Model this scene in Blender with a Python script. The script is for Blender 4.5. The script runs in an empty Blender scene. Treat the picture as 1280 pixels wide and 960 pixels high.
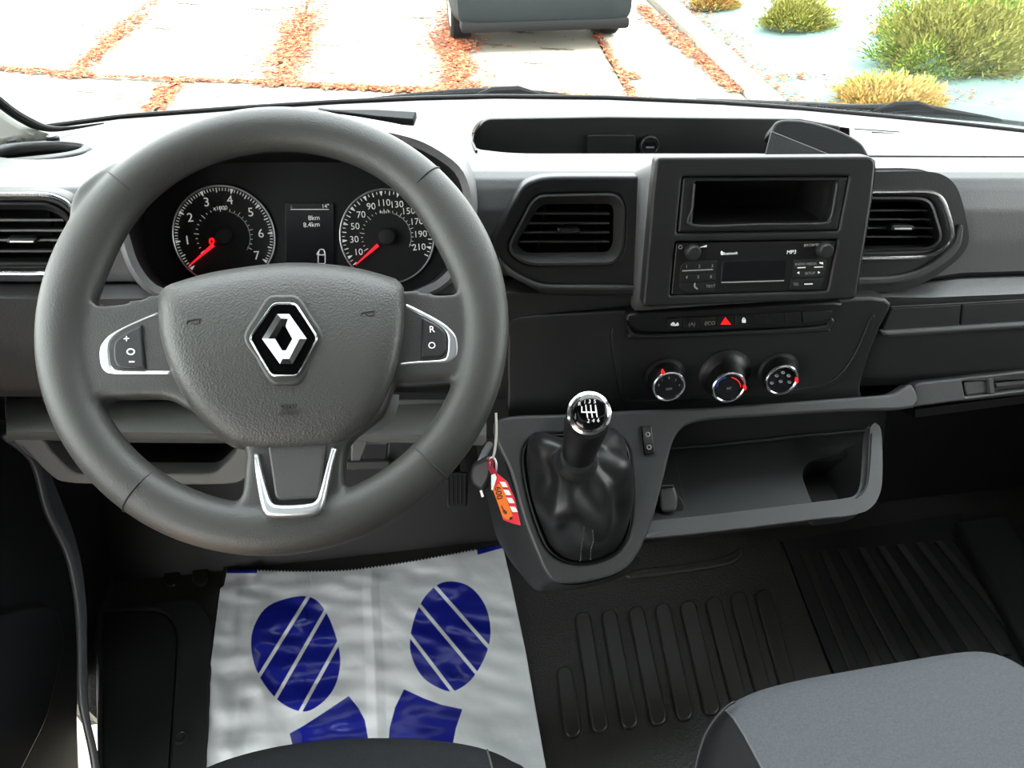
import bpy, bmesh, math, random
import numpy as np
from mathutils import Vector, Matrix, noise
random.seed(7); rng = np.random.default_rng(7)
SC = bpy.context.scene
COL = SC.collection
# ------------------------------------------------------------------ camera
FPX = 900.0; PITCH = math.radians(38); YAW = math.radians(8)
CAM = Vector((0, 0, 1.2))
FW = Vector((math.sin(YAW)*math.cos(PITCH), math.cos(YAW)*math.cos(PITCH), -math.sin(PITCH)))
RT = Vector((math.cos(YAW), -math.sin(YAW), 0))
UP = RT.cross(FW)
cd = bpy.data.cameras.new('camera'); cam = bpy.data.objects.new('camera', cd); COL.objects.link(cam)
cd.sensor_fit = 'HORIZONTAL'; cd.sensor_width = 36; cd.lens = 36*FPX/1280; cd.clip_start = .02; cd.clip_end = 300
cam.matrix_world = Matrix(((RT.x, UP.x, -FW.x, CAM.x), (RT.y, UP.y, -FW.y, CAM.y), (RT.z, UP.z, -FW.z, CAM.z), (0, 0, 0, 1)))
SC.camera = cam
# ------------------------------------------------------------------ world, sun, exposure
w = bpy.data.worlds.new('sky'); SC.world = w; w.use_nodes = True
nt = w.node_tree; nt.nodes.clear()
wo = nt.nodes.new('ShaderNodeOutputWorld'); bg = nt.nodes.new('ShaderNodeBackground')
tc = nt.nodes.new('ShaderNodeTexCoord'); sx = nt.nodes.new('ShaderNodeSeparateXYZ'); rp_ = nt.nodes.new('ShaderNodeValToRGB')
rp_.color_ramp.elements[0].position = 0.0; rp_.color_ramp.elements[0].color = (1, .99, .965, 1)
rp_.color_ramp.elements[1].position = 1.0; rp_.color_ramp.elements[1].color = (.92, .96, 1, 1)
nt.links.new(tc.outputs['Generated'], sx.inputs[0]); nt.links.new(sx.outputs['Z'], rp_.inputs[0])
nt.links.new(rp_.outputs[0], bg.inputs[0]); nt.links.new(bg.outputs[0], wo.inputs[0])
bg.inputs[1].default_value = 6.6
sd = bpy.data.lights.new('sun', 'SUN'); sun = bpy.data.objects.new('sun', sd); COL.objects.link(sun)
sd.energy = 4.0; sd.angle = math.radians(12); sd.color = (1, .95, .86)
sun.rotation_euler = Vector((-.45, .55, -1.0)).to_track_quat('-Z', 'Y').to_euler()   # light travels right-to-left, from behind
SC.view_settings.view_transform = 'Standard'; SC.view_settings.look = 'None'
SC.view_settings.gamma = 1; SC.view_settings.use_curve_mapping = False
SC.view_settings.exposure = 0.62
# ------------------------------------------------------------------ pixel <-> space helpers
def ray(px, py): return FW + RT*((px-640)/FPX) - UP*((py-480)/FPX)
def atY(px, py, Y): d = ray(px, py); return CAM + d*((Y-CAM.y)/d.y)
def atZ(px, py, Z): d = ray(px, py); return CAM + d*((Z-CAM.z)/d.z)
def atX(px, py, X): d = ray(px, py); return CAM + d*((X-CAM.x)/d.x)
def atD(px, py, D): return CAM + ray(px, py)*D
class Plane:
    def __init__(s, p, elev, yaw=0):
        e, a = math.radians(elev), math.radians(yaw)
        s.p = Vector(p); s.n = Vector((math.sin(a)*math.cos(e), -math.cos(a)*math.cos(e), math.sin(e))); s.axes()
    def axes(s):
        z = Vector((0, 0, 1)) if abs(s.n.z) < .98 else Vector((0, 1, 0))
        if abs(s.n.z) < .98: s.u = z.cross(s.n).normalized()
        else: s.u = Vector((1, 0, 0))
        s.v = s.n.cross(s.u).normalized(); s.u = s.v.cross(s.n)
    def hit(s, px, py, lift=0):
        d = ray(px, py); q = s.p + s.n*lift
        return CAM + d*((q-CAM).dot(s.n)/d.dot(s.n))
    def loc(s, px, py, lift=0):
        h = s.hit(px, py, lift) - s.p; return (h.dot(s.u), h.dot(s.v))
    def mat(s, lift=0):
        o = s.p + s.n*lift
        return Matrix(((s.u.x, s.v.x, s.n.x, o.x), (s.u.y, s.v.y, s.n.y, o.y), (s.u.z, s.v.z, s.n.z, o.z), (0, 0, 0, 1)))
    def scale(s, px, py): return (s.hit(px, py)-CAM).dot(FW)/FPX     # metres per pixel there
def plane_n(p, n):
    q = Plane(p, 0); q.n = Vector(n).normalized(); q.axes(); return q
def rp(pts, r=4, k=5):                       # rounded polygon, px
    out = []; n = len(pts)
    for i in range(n):
        p = pts[i]; rr = p[2] if len(p) > 2 else r
        a = Vector(pts[i-1][:2]); b = Vector(p[:2]); c = Vector(pts[(i+1) % n][:2])
        if rr <= 0: out.append(tuple(b)); continue
        da, dc = (a-b), (c-b); ra = min(rr, da.length*.48); rc = min(rr, dc.length*.48)
        A = b+da.normalized()*ra; C_ = b+dc.normalized()*rc
        for j in range(k+1):
            t = j/k; out.append(tuple(A*(1-t)**2 + b*2*t*(1-t) + C_*t*t))
    return out
def cr(pts, k=6, closed=True):               # Catmull-Rom
    n = len(pts); out = []; P = [Vector(p) for p in pts]
    for i in range(n if closed else n-1):
        if closed: a, b, c, d = P[i-1], P[i], P[(i+1) % n], P[(i+2) % n]
        else: a, b, c, d = P[max(i-1, 0)], P[i], P[i+1], P[min(i+2, n-1)]
        for j in range(k):
            t = j/k
            out.append(tuple(.5*((2*b)+(c-a)*t+(2*a-5*b+4*c-d)*t*t+(3*b-a-3*c+d)*t**3)))
    if not closed: out.append(tuple(P[-1]))
    return out
def resample(pts, n, closed=True):
    P = [Vector(p) for p in pts]
    if closed: P = P+[P[0]]
    L = [0]
    for a, b in zip(P, P[1:]): L.append(L[-1]+(b-a).length)
    out = []; m = n if closed else n-1; j = 0
    for i in range(n):
        s = L[-1]*i/m
        while j < len(L)-2 and L[j+1] < s: j += 1
        t = (s-L[j])/max(L[j+1]-L[j], 1e-9); out.append(P[j].lerp(P[j+1], min(t, 1)))
    return out
def ell(cx, cy, rx, ry=None, n=40): 
    ry = ry or rx
    return [(cx+rx*math.cos(2*math.pi*i/n), cy+ry*math.sin(2*math.pi*i/n)) for i in range(n)]
def inset(pts, d):                           # px polygon inset towards its own inside
    P = [Vector(p[:2]) for p in pts]; n = len(P)
    ar = sum(P[i].x*P[(i+1) % n].y-P[(i+1) % n].x*P[i].y for i in range(n)); sg = 1 if ar > 0 else -1
    out = []
    for i in range(n):
        e = (P[(i+1) % n]-P[i-1]).normalized(); out.append(tuple(P[i]+Vector((-e.y, e.x))*d*sg))
    return out
def inpoly(x, y, poly):
    c = False; n = len(poly); j = n-1
    for i in range(n):
        xi, yi = poly[i][:2]; xj, yj = poly[j][:2]
        if (yi > y) != (yj > y) and x < (xj-xi)*(y-yi)/(yj-yi)+xi: c = not c
        j = i
    return c
# ------------------------------------------------------------------ objects
def tag(o, label=None, cat=None, group=None, kind=None):
    if label: o['label'] = label
    if cat: o['category'] = cat
    if group: o['group'] = group
    if kind: o['kind'] = kind
    return o
def link(o, parent=None):
    COL.objects.link(o)
    if parent is not None:
        o.parent = parent
        loc = Vector(parent.location); q = parent.parent
        while q is not None: q = q.parent
        o.matrix_parent_inverse = wm(parent).inverted()
    return o
def wm(o):
    if o.parent is None: return Matrix.Translation(o.location)
    return wm(o.parent) @ o.matrix_parent_inverse @ Matrix.Translation(o.location)
def empty(name, loc, label, cat, group=None):
    o = bpy.data.objects.new(name, None); o.location = loc; o.empty_display_size = .05; COL.objects.link(o)
    return tag(o, label, cat, group)
def mesh_obj(name, me, m, parent=None, sharp=35, smooth=True):
    me.name = name
    if m is not None:
        me.materials.clear(); me.materials.append(m)
    if smooth and len(me.polygons):
        me.polygons.foreach_set('use_smooth', [True]*len(me.polygons)); me.set_sharp_from_angle(angle=math.radians(sharp))
    return link(bpy.data.objects.new(name, me), parent)
def pd(name, V, F, m, parent=None, sharp=35, smooth=True):
    me = bpy.data.meshes.new(name); me.from_pydata([tuple(v) for v in V], [], F); me.update()
    bm = bmesh.new(); bm.from_mesh(me); bmesh.ops.recalc_face_normals(bm, faces=bm.faces); bm.to_mesh(me); bm.free()
    return mesh_obj(name, me, m, parent, sharp, smooth)
def curve_mesh(polys, ext, bev, res=2):
    cu = bpy.data.curves.new('c', 'CURVE'); cu.dimensions = '2D'; cu.fill_mode = 'BOTH'
    cu.extrude = ext; cu.bevel_depth = bev; cu.bevel_resolution = res; cu.offset = -bev
    for P in polys:
        s = cu.splines.new('POLY'); s.points.add(len(P)-1)
        s.points.foreach_set('co', [c for p in P for c in (p[0], p[1], 0, 1)]); s.use_cyclic_u = True
    o = bpy.data.objects.new('c', cu); me = bpy.data.meshes.new_from_object(o)
    bpy.data.objects.remove(o); bpy.data.curves.remove(cu); return me
def plate(name, pl, polys, thick, m, parent=None, bev=.001, lift=0, res=2, sharp=35):
    """polys: px outlines (first the outer one, then holes) traced on the plane's front face"""
    if isinstance(polys[0][0], (int, float)): polys = [polys]
    bev = min(bev, thick*.49)
    me = curve_mesh([[pl.loc(p[0], p[1], lift) for p in P] for P in polys], thick/2-bev, bev, res)
    me.transform(pl.mat(lift-thick/2)); return mesh_obj(name, me, m, parent, sharp)
def text(name, s, pl, px, py, size, m, parent=None, lift=.0006, rot=0, align='CENTER', sx=1.0, thick=.0004):
    cu = bpy.data.curves.new('t', 'FONT'); cu.body = s; cu.size = size*pl.scale(px, py)*1.38; cu.align_x = align; cu.align_y = 'CENTER'; cu.extrude = thick/2
    cu.resolution_u = 3
    o = bpy.data.objects.new('t', cu); me = bpy.data.meshes.new_from_object(o); bpy.data.objects.remove(o); bpy.data.curves.remove(cu)
    u, v = pl.loc(px, py)
    me.transform(pl.mat(lift) @ Matrix.Translation((u, v, 0)) @ Matrix.Rotation(math.radians(rot), 4, 'Z') @ Matrix.Diagonal((sx, 1, 1, 1)))
    return mesh_obj(name, me, m, parent, smooth=False)
def tube(name, pts, r, m, parent=None, closed=False, res=6, radii=None):
    cu = bpy.data.curves.new('c', 'CURVE'); cu.dimensions = '3D'; cu.bevel_depth = r; cu.bevel_resolution = res//2; cu.use_fill_caps = True
    s = cu.splines.new('POLY'); s.points.add(len(pts)-1)
    s.points.foreach_set('co', [c for p in pts for c in (p[0], p[1], p[2], 1)]); s.use_cyclic_u = closed
    if radii: s.points.foreach_set('radius', radii)
    o = bpy.data.objects.new('c', cu); me = bpy.data.meshes.new_from_object(o); bpy.data.objects.remove(o); bpy.data.curves.remove(cu)
    return mesh_obj(name, me, m, parent)
def loft(name, rows, m, parent=None, closed=False, cap0=False, cap1=False, sharp=35, skip=None, solid=0):
    V = [p for r in rows for p in r]; n = len(rows[0]); F = []
    for i in range(len(rows)-1):
        for j in range(n if closed else n-1):
            if skip and skip(i, j): continue
            a, b = i*n+j, i*n+(j+1) % n; F.append((a, b, b+n, a+n))
    if cap0: F.append(tuple(range(n))[::-1])
    if cap1: F.append(tuple(range((len(rows)-1)*n, len(rows)*n)))
    o = pd(name, V, F, m, parent, sharp)
    if solid:
        bm = bmesh.new(); bm.from_mesh(o.data); bmesh.ops.solidify(bm, geom=bm.faces[:], thickness=solid)
        bmesh.ops.recalc_face_normals(bm, faces=bm.faces); bm.to_mesh(o.data); bm.free()
        o.data.polygons.foreach_set('use_smooth', [True]*len(o.data.polygons)); o.data.set_sharp_from_angle(angle=math.radians(sharp))
    return o
def ring3(c, n, r, k=32, u=None):
    n = Vector(n).normalized(); u = (u or (Vector((1, 0, 0)) if abs(n.x) < .9 else Vector((0, 1, 0)))); u = (u-n*u.dot(n)).normalized(); v = n.cross(u)
    return [Vector(c)+u*(r*math.cos(2*math.pi*i/k))+v*(r*math.sin(2*math.pi*i/k)) for i in range(k)]
def lathe(name, base, axis, prof, m, parent=None, k=32, sharp=35):   # prof: (height, radius)
    a = Vector(axis).normalized(); rows = [ring3(Vector(base)+a*h, a, max(r, 1e-5), k) for h, r in prof]
    return loft(name, rows, m, parent, closed=True, cap0=True, cap1=True, sharp=sharp)
def box(name, lo, hi, m, parent=None, bev=.004):
    bm = bmesh.new(); bmesh.ops.create_cube(bm, size=1)
    for v in bm.verts: v.co = Vector([(lo[i]+hi[i])/2+v.co[i]*(hi[i]-lo[i]) for i in range(3)])
    if bev: bmesh.ops.bevel(bm, geom=bm.edges[:], offset=bev, segments=2, profile=.5, affect='EDGES')
    me = bpy.data.meshes.new(name); bm.to_mesh(me); bm.free(); return mesh_obj(name, me, m, parent)
# ------------------------------------------------------------------ materials
def lin(c): return tuple(((x/255)/12.92 if x/255 <= .04045 else ((x/255+.055)/1.055)**2.4) for x in c[:3])
MATS = {}
def mat(name, col, rough=.5, metal=0, spec=.5, bump=None, var=0, vscale=6, emit=0, coat=0, coatr=.1):
    m = bpy.data.materials.new(name); m.use_nodes = True; nt = m.node_tree; b = nt.nodes['Principled BSDF']
    L = lin(col)
    b.inputs['Base Color'].default_value = (*L, 1); b.inputs['Roughness'].default_value = rough; b.inputs['Metallic'].default_value = metal
    b.inputs['Specular IOR Level'].default_value = spec; b.inputs['Coat Weight'].default_value = coat; b.inputs['Coat Roughness'].default_value = coatr
    if emit: b.inputs['Emission Color'].default_value = (*L, 1); b.inputs['Emission Strength'].default_value = emit
    tcn = nt.nodes.new('ShaderNodeTexCoord')
    if var:
        nz = nt.nodes.new('ShaderNodeTexNoise'); nz.inputs['Scale'].default_value = vscale; nz.inputs['Detail'].default_value = 6
        nt.links.new(tcn.outputs['Object'], nz.inputs['Vector'])
        mx = nt.nodes.new('ShaderNodeMix'); mx.data_type = 'RGBA'
        mx.inputs[6].default_value = (*[x*(1-var) for x in L], 1); mx.inputs[7].default_value = (*[min(1, x*(1+var)) for x in L], 1)
        nt.links.new(nz.outputs['Fac'], mx.inputs[0]); nt.links.new(mx.outputs[2], b.inputs['Base Color'])
    if bump:
        kind, sc, st, dist = bump
        if kind == 'voro':
            t = nt.nodes.new('ShaderNodeTexVoronoi'); t.inputs['Scale'].default_value = sc; out = t.outputs['Distance']
        elif kind == 'weave':
            t = nt.nodes.new('ShaderNodeTexWave'); t.inputs['Scale'].default_value = sc; t.inputs['Distortion'].default_value = 1.5; t.inputs['Detail Scale'].default_value = 3; t.bands_direction = 'DIAGONAL'; out = t.outputs['Fac']
        else:
            t = nt.nodes.new('ShaderNodeTexNoise'); t.inputs['Scale'].default_value = sc; t.inputs['Detail'].default_value = 4; out = t.outputs['Fac']
        nt.links.new(tcn.outputs['Object'], t.inputs['Vector'])
        bp = nt.nodes.new('ShaderNodeBump'); bp.inputs['Strength'].default_value = st; bp.inputs['Distance'].default_value = dist
        nt.links.new(out, bp.inputs['Height']); nt.links.new(bp.outputs[0], b.inputs['Normal'])
    return m
GR = ('voro', 700, .25, .0006)
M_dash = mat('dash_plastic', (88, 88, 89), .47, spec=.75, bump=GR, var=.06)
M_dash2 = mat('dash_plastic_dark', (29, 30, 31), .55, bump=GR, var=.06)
M_face = mat('face_plastic', (27, 27, 28), .5, bump=('noise', 900, .12, .0004), var=.05)
M_strip = mat('strip_plastic', (60, 61, 61), .5, bump=GR, var=.05)
M_wheel = mat('wheel_foam', (54, 54, 52), .46, bump=('voro', 850, .25, .0006), var=.05)
M_pad = mat('airbag_skin', (59, 59, 57), .44, bump=('voro', 600, .35, .0007), var=.05)
M_black = mat('black_plastic', (17, 17, 18), .45, bump=('noise', 900, .08, .0003))
M_gloss = mat('black_gloss', (6, 6, 7), .12)
M_void = mat('void_black', (10, 10, 10), .8)
M_chrome = mat('chrome', (225, 226, 228), .16, 1)
M_satin = mat('satin_silver', (215, 217, 220), .4, 1)
M_switch = mat('switch_plastic', (38, 38, 39), .45)
M_white = mat('white_print', (225, 225, 222), .6, emit=.25)
M_dim = mat('dim_print', (150, 150, 148), .6, emit=.06)
M_red = mat('red_lamp', (235, 25, 28), .5, emit=.9)
M_needle = mat('needle_red', (240, 30, 45), .4, emit=.9)
M_lcd = mat('lcd_dark', (22, 23, 27), .18)
M_leather = mat('gaiter_leather', (27, 27, 28), .42, bump=('voro', 900, .2, .0004), var=.1)
M_thread = mat('grey_thread', (88, 88, 87), .7)
M_floor = mat('rubber_floor', (42, 41, 38), .45, bump=('voro', 260, .5, .0012), var=.15)
M_rib = mat('rubber_rib', (41, 40, 37), .4, bump=('noise', 700, .1, .0004), var=.1)
M_dark = mat('dark_trim', (24, 24, 25), .6, bump=GR)
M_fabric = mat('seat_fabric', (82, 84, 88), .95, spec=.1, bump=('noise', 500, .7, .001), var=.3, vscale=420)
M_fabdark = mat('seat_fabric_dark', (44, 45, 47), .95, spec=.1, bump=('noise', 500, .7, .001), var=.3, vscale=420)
M_bolster = mat('bolster_vinyl', (24, 24, 25), .8, spec=.2, bump=('voro', 700, .3, .0005))
M_head = mat('headliner', (72, 72, 71), .9)
M_bulk = mat('bulkhead', (44, 44, 44), .85)
M_pillar = mat('pillar_trim', (176, 176, 168), .7, bump=GR)
M_body = mat('painted_sill', (74, 76, 79), .35)
M_rubber = mat('seal_rubber', (14, 14, 15), .6)
# ================================================================== OUTSIDE
GZ = -.65
def glass_mat(name, tint, ior=1.45):
    m = bpy.data.materials.new(name); m.use_nodes = True; nt = m.node_tree; nt.nodes.clear()
    o = nt.nodes.new('ShaderNodeOutputMaterial'); t = nt.nodes.new('ShaderNodeBsdfTransparent'); g = nt.nodes.new('ShaderNodeBsdfGlossy')
    f = nt.nodes.new('ShaderNodeFresnel'); mx = nt.nodes.new('ShaderNodeMixShader')
    t.inputs[0].default_value = (*tint, 1); g.inputs['Roughness'].default_value = .02; f.inputs[0].default_value = ior
    nt.links.new(f.outputs[0], mx.inputs[0]); nt.links.new(t.outputs[0], mx.inputs[1]); nt.links.new(g.outputs[0], mx.inputs[2]); nt.links.new(mx.outputs[0], o.inputs[0])
    return m
M_glass = glass_mat('windscreen_glass', (.93, .96, .95), 1.25)
M_conc = mat('concrete', (150, 144, 130), .9, spec=.2, bump=('noise', 30, .3, .01), var=.16, vscale=3)
M_kerb = mat('kerb_concrete', (150, 145, 132), .9, spec=.2, bump=('noise', 40, .4, .01), var=.25, vscale=5)
M_soil = mat('soil', (120, 96, 74), .95, spec=.1, var=.3, vscale=8)
M_tarp = mat('mint_ground_sheet', (98, 119, 112), .8, spec=.15, bump=('noise', 3, .5, .05), var=.12, vscale=1.2)
M_leafs = [mat('dry_leaf_%s' % n, c, .8, spec=.2) for n, c in (('orange', (160, 88, 56)), ('brown', (124, 68, 48)), ('tan', (176, 114, 78)), ('rust', (142, 66, 46)))]
M_greens = [mat('foliage_%s' % n, c, .7, spec=.3) for n, c in (('yellow', (150, 158, 66)), ('green', (98, 128, 48)), ('olive', (128, 126, 62)), ('deep', (66, 98, 40)))]
M_browns = [mat('foliage_%s' % n, c, .8, spec=.2) for n, c in (('straw', (176, 150, 92)), ('rusty', (160, 104, 66)))]
M_carp = mat('car_paint_grey', (30, 34, 36), .6, spec=.12)
M_cblk = mat('car_black_trim', (20, 20, 21), .7, spec=.15)
M_cglass = mat('car_glass', (18, 22, 25), .05)
M_cowlrefl = mat('cowl_reflection_white', (222, 224, 226), .25, coat=.5)
grd = pd('ground', [(-14, -4, GZ-.06), (16, -4, GZ-.06), (16, 26, GZ-.06), (-14, 26, GZ-.06)], [(0, 1, 2, 3)], M_soil); tag(grd, kind='structure')
def gp(px, py): p = atZ(px, py, GZ); return Vector((p.x, p.y))
def gline(a, b): A, B = gp(*a), gp(*b); return A, (B-A)
def xsect(l, m):
    (a, d), (b, e) = l, m; cr_ = d.x*e.y-d.y*e.x; t = ((b-a).x*e.y-(b-a).y*e.x)/cr_; return a+d*t
J = [gline((185, 2), (82, 94)), gline((385, 2), (352, 98)), gline((562, 12), (572, 108)), gline((738, 32), (788, 118))]
Jl = (J[0][0]-(J[1][0]-J[0][0]), J[0][1]); Jll = (J[0][0]-2*(J[1][0]-J[0][0]), J[0][1])
kl = gline((812, 2), (925, 112)); kr = gline((842, 2), (962, 118))
cross = gline((0, 85), (790, 126))
far = (gp(300, 0)+Vector((0, 3.2)), cross[1]); near = (gp(300, 105)-Vector((0, 3.4)), cross[1]); near2 = (gp(300, 105)-Vector((0, 6.8)), cross[1]); far2 = (far[0]+Vector((0, 5)), cross[1])
def slab(Q, z, th=.12, m=M_conc, name='paving_slab', parent=grd, gap=.014, bev=.006):
    c = sum(Q, Vector((0, 0)))/len(Q); P = []
    n = len(Q); P = inset([tuple(q) for q in Q], gap*1.4)
    me = curve_mesh([P], th/2-bev, bev, 1); me.transform(Matrix.Translation((0, 0, z-th/2))); return mesh_obj(name, me, m, parent)
Ls = [Jll, Jl]+J+[kl]
for a, b in zip(Ls, Ls[1:]):
    slab([xsect(a, cross), xsect(b, cross), xsect(b, far), xsect(a, far)], GZ+random.uniform(-.008, .004))
    slab([xsect(a, far), xsect(b, far), xsect(b, far2), xsect(a, far2)], GZ+random.uniform(-.008, .004))
JB0 = gline((219, 104), (196, 136)); dstep = J[1][0]-J[0][0]
Lb = [(JB0[0]+dstep*(k), J[1][1]) for k in (-2, -1, 0, 1, 2, 3)]+[kl]
for a, b in zip(Lb, Lb[1:]):
    slab([xsect(a, near), xsect(b, near), xsect(b, cross), xsect(a, cross)], GZ+random.uniform(-.008, .002))
    slab([xsect(a, near2), xsect(b, near2), xsect(b, near), xsect(a, near)], GZ+random.uniform(-.008, .002))
# kerb stones along the paving
k0, k1 = xsect(kl, near2), xsect(kl, far2); r0, r1 = xsect(kr, near2), xsect(kr, far2)
kb = empty('kerb', (k0.x, k0.y, GZ), 'row of weathered concrete kerb stones edging the paving beside the mint sheet', 'kerb')
NK = 18
for i in range(NK):
    a, b = i/NK, (i+1)/NK
    slab([k0.lerp(k1, a), r0.lerp(r1, a), r0.lerp(r1, b), k0.lerp(k1, b)], GZ+.07+random.uniform(-.006, .006), .3, M_kerb, 'kerb_stone', kb, .004, .012)
# mint sheet over the planted bank right of the kerb
def bank_z(x, y): 
    t = max(0, x-(r0.x+(r1.x-r0.x)*(y-r0.y)/(r1.y-r0.y)))
    return GZ+.03+.05*t+.02*noise.noise(Vector((x*1.7, y*1.7, 3)))+.008*noise.noise(Vector((x*7, y*2.5, 9)))
rows = []
for i in range(70):
    y = near2[0].y-1+(far2[0].y+2-near2[0].y)*i/69; x0 = r0.x+(r1.x-r0.x)*(y-r0.y)/(r1.y-r0.y)+.01
    rows.append([Vector((x0+8*(j/59)**1.3, y, bank_z(x0+8*(j/59)**1.3, y))) for j in range(60)])
ts = loft('ground_sheet', rows, M_tarp, sharp=60); tag(ts, 'pale mint woven sheet covering the planted bank beside the kerb', 'ground sheet')
def bankhit(px, py):
    p = atZ(px, py, GZ)
    for _ in range(6): p = atZ(px, py, bank_z(p.x, p.y))
    return p
a, b = bankhit(1046, 124), bankhit(1215, 66)
pts = [a.lerp(b, i/14)+Vector((0, 0, .015+.01*math.sin(i*1.7))) for i in range(15)]
for p in pts: p.z = bank_z(p.x, p.y)+.012
tube('sheet_seam', pts, .012, M_rubber, ts)
# fallen leaves gathered in the joints
V, F, MI = [], [], []
def leaf(x, y, z, s):
    a = random.uniform(0, 6.28); c, sn = math.cos(a), math.sin(a); t = random.uniform(-.5, .5); i = len(V)
    for (u, v, h) in ((-1, 0, 0), (0, -.55, t), (1, 0, .2*t), (0, .55, abs(t))):
        V.append((x+s*(u*c-v*sn), y+s*(u*sn+v*c), z+.012+s*.5*abs(h)+random.uniform(0, .012)))
    F.append((i, i+1, i+2)); F.append((i, i+2, i+3)); k = random.randrange(4); MI.extend((k, k))
def scatter(A, B, wid, n, patch=None):
    for _ in range(n):
        t = random.random(); 
        if patch: t = min(1, max(0, random.gauss(patch[0], patch[1])))
        p = A.lerp(B, t); wd = wid*(.35+.65*abs(noise.noise(Vector((p.x*1.3, p.y*1.3, 5)))*1.6))
        leaf(p.x+random.gauss(0, wd), p.y+random.gauss(0, wd*.8), GZ, random.uniform(.02, .042))
G = gp
scatter(G(-60, 82), G(110, 96), .06, 420); scatter(G(110, 97), G(400, 107), .05, 420); scatter(G(380, 108), G(800, 128), .09, 2200)
scatter(G(195, 2), G(90, 95), .17, 1100, (.62, .3)); scatter(G(388, 0), G(350, 104), .2, 2300, (.62, .28)); scatter(G(564, 15), G(572, 112), .19, 1900, (.62, .28))
scatter(G(219, 104), G(194, 138), .12, 330); scatter(G(740, 34), G(790, 120), .05, 260); scatter(G(770, 88), G(800, 100), .09, 110)
scatter(G(800, 8), G(918, 116), .11, 1100); 
for i in range(900):
    t = random.random(); p = r0.lerp(r1, .25+.5*t); x = p.x+abs(random.gauss(0, .12)); leaf(x, p.y, bank_z(x, p.y)-.0, random.uniform(.015, .03))
for i in range(260): 
    p = gp(random.uniform(0, 800), random.uniform(5, 125)); leaf(p.x, p.y, GZ, random.uniform(.012, .022))
q = bankhit(993, 98)
for i in range(60): leaf(q.x+random.gauss(0, .13), q.y+random.gauss(0, .06), bank_z(q.x, q.y), .025)
# each leaf of the rust patch round the shrub foot
q = bankhit(1110, 128)
for i in range(240):
    x, y = q.x+random.gauss(.1, .3), q.y+random.gauss(0, .12); leaf(x, y, bank_z(x, y), .025)
me = bpy.data.meshes.new('fallen_leaves'); me.from_pydata(V, [], F)
for m in M_leafs: me.materials.append(m)
me.polygons.foreach_set('material_index', MI); lo = bpy.data.objects.new('fallen_leaves', me); COL.objects.link(lo)
tag(lo, 'dry orange leaves gathered along the joints of the concrete paving', 'leaves', kind='stuff')
# cracks in the slabs
M_crack = mat('crack_dirt', (70, 62, 52), .95, spec=.1)
for x0, y0, x1, y1, wd in ((630, 38, 668, 41, 1.2), (595, 53, 640, 57, .7), (675, 59, 718, 62, .7), (648, 78, 690, 80, .5), (395, 56, 436, 57, .6), (500, 21, 540, 22, .5), (190, 34, 216, 36, .6), (220, 3, 250, 5, .8), (95, 30, 118, 33, .4), (60, 110, 170, 120, .5), (395, 90, 430, 91, .5), (130, 120, 180, 128, .3), (310, 10, 350, 12, .9)):
    n = 14; up = [(x0+(x1-x0)*i/n, y0+(y1-y0)*i/n+random.uniform(-.6, .6)) for i in range(n+1)]; dn = [(x, y+wd*random.uniform(.3, 1.3)*math.sin(math.pi*(i+.3)/(n+.6))+.15) for i, (x, y) in enumerate(up)]
    plate('slab_crack', plane_n((0, 0, GZ+.004), (0, 0, 1)), up+dn[::-1], .004, M_crack, grd, 0.0002, lift=.0012)
# low shrubs growing through the sheet
def shrub(px0, py0, px1, py1, h, n, mats, label, seed):
    random.seed(seed)
    a, b = bankhit(px0, py1), bankhit(px1, py1); rx = (b-a).length/2; c = (a+b)/2
    ry = rx*.75; c.y += ry*.6; zb = bank_z(c.x, c.y)
    t = empty('low_shrub', (c.x, c.y, zb), label, 'shrub', 'shrubs on the mint sheet')
    V, F, MI = [], [], []
    for _ in range(n):
        th, ph = random.uniform(0, 6.283), math.acos(random.uniform(0, 1)); rr = random.uniform(.6, 1.0)+max(0, random.gauss(0, .12))
        d = Vector((math.sin(ph)*math.cos(th), math.sin(ph)*math.sin(th), math.cos(ph)))
        lump = 1+.5*noise.noise(d*2.9+Vector((seed, 0, 0)))
        p = Vector((c.x+d.x*rx*rr*lump, c.y+d.y*ry*rr*lump, zb+.01+d.z*h*rr*lump))
        ax = (d+Vector((random.gauss(0, .5), random.gauss(0, .5), random.uniform(0, .6)))).normalized(); sd_ = ax.cross(Vector((random.random(), random.random(), random.random()))).normalized()
        L_ = random.uniform(.025, .06); W_ = .006; i = len(V)
        V += [p-sd_*W_, p+sd_*W_, p+ax*L_*.6+sd_*W_*.8, p+ax*L_, p+ax*L_*.6-sd_*W_*.8]; F.append((i, i+1, i+2, i+3, i+4))
        MI.append(random.randrange(len(mats)) if noise.noise(p*2.2) > -.1 else len(mats)-1)
    me = bpy.data.meshes.new('foliage'); me.from_pydata([tuple(v) for v in V], [], F)
    for m in mats: me.materials.append(m)
    me.polygons.foreach_set('material_index', MI); link(bpy.data.objects.new('foliage', me), t)
    for k in range(6):
        th = k*1.05; tube('branch', [Vector((c.x, c.y, zb-.02)), Vector((c.x+math.cos(th)*rx*.4, c.y+math.sin(th)*ry*.4, zb+h*.5)), Vector((c.x+math.cos(th)*rx*.75, c.y+math.sin(th)*ry*.75, zb+h*.55))], .008, M_soil, t, radii=[1, .8, .4])
g, br = M_greens, M_browns
shrub(1112, -30, 1330, 92, .6, 26000, [g[0], g[1], g[3], g[0], g[1], g[2]], 'large bright green juniper bush spreading over the far end of the mint sheet', 11)
shrub(958, -5, 1048, 40, .26, 8000, [g[0], g[2], br[0], g[0], g[2]], 'small yellow-green shrub alone in the middle of the mint sheet', 12)
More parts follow.
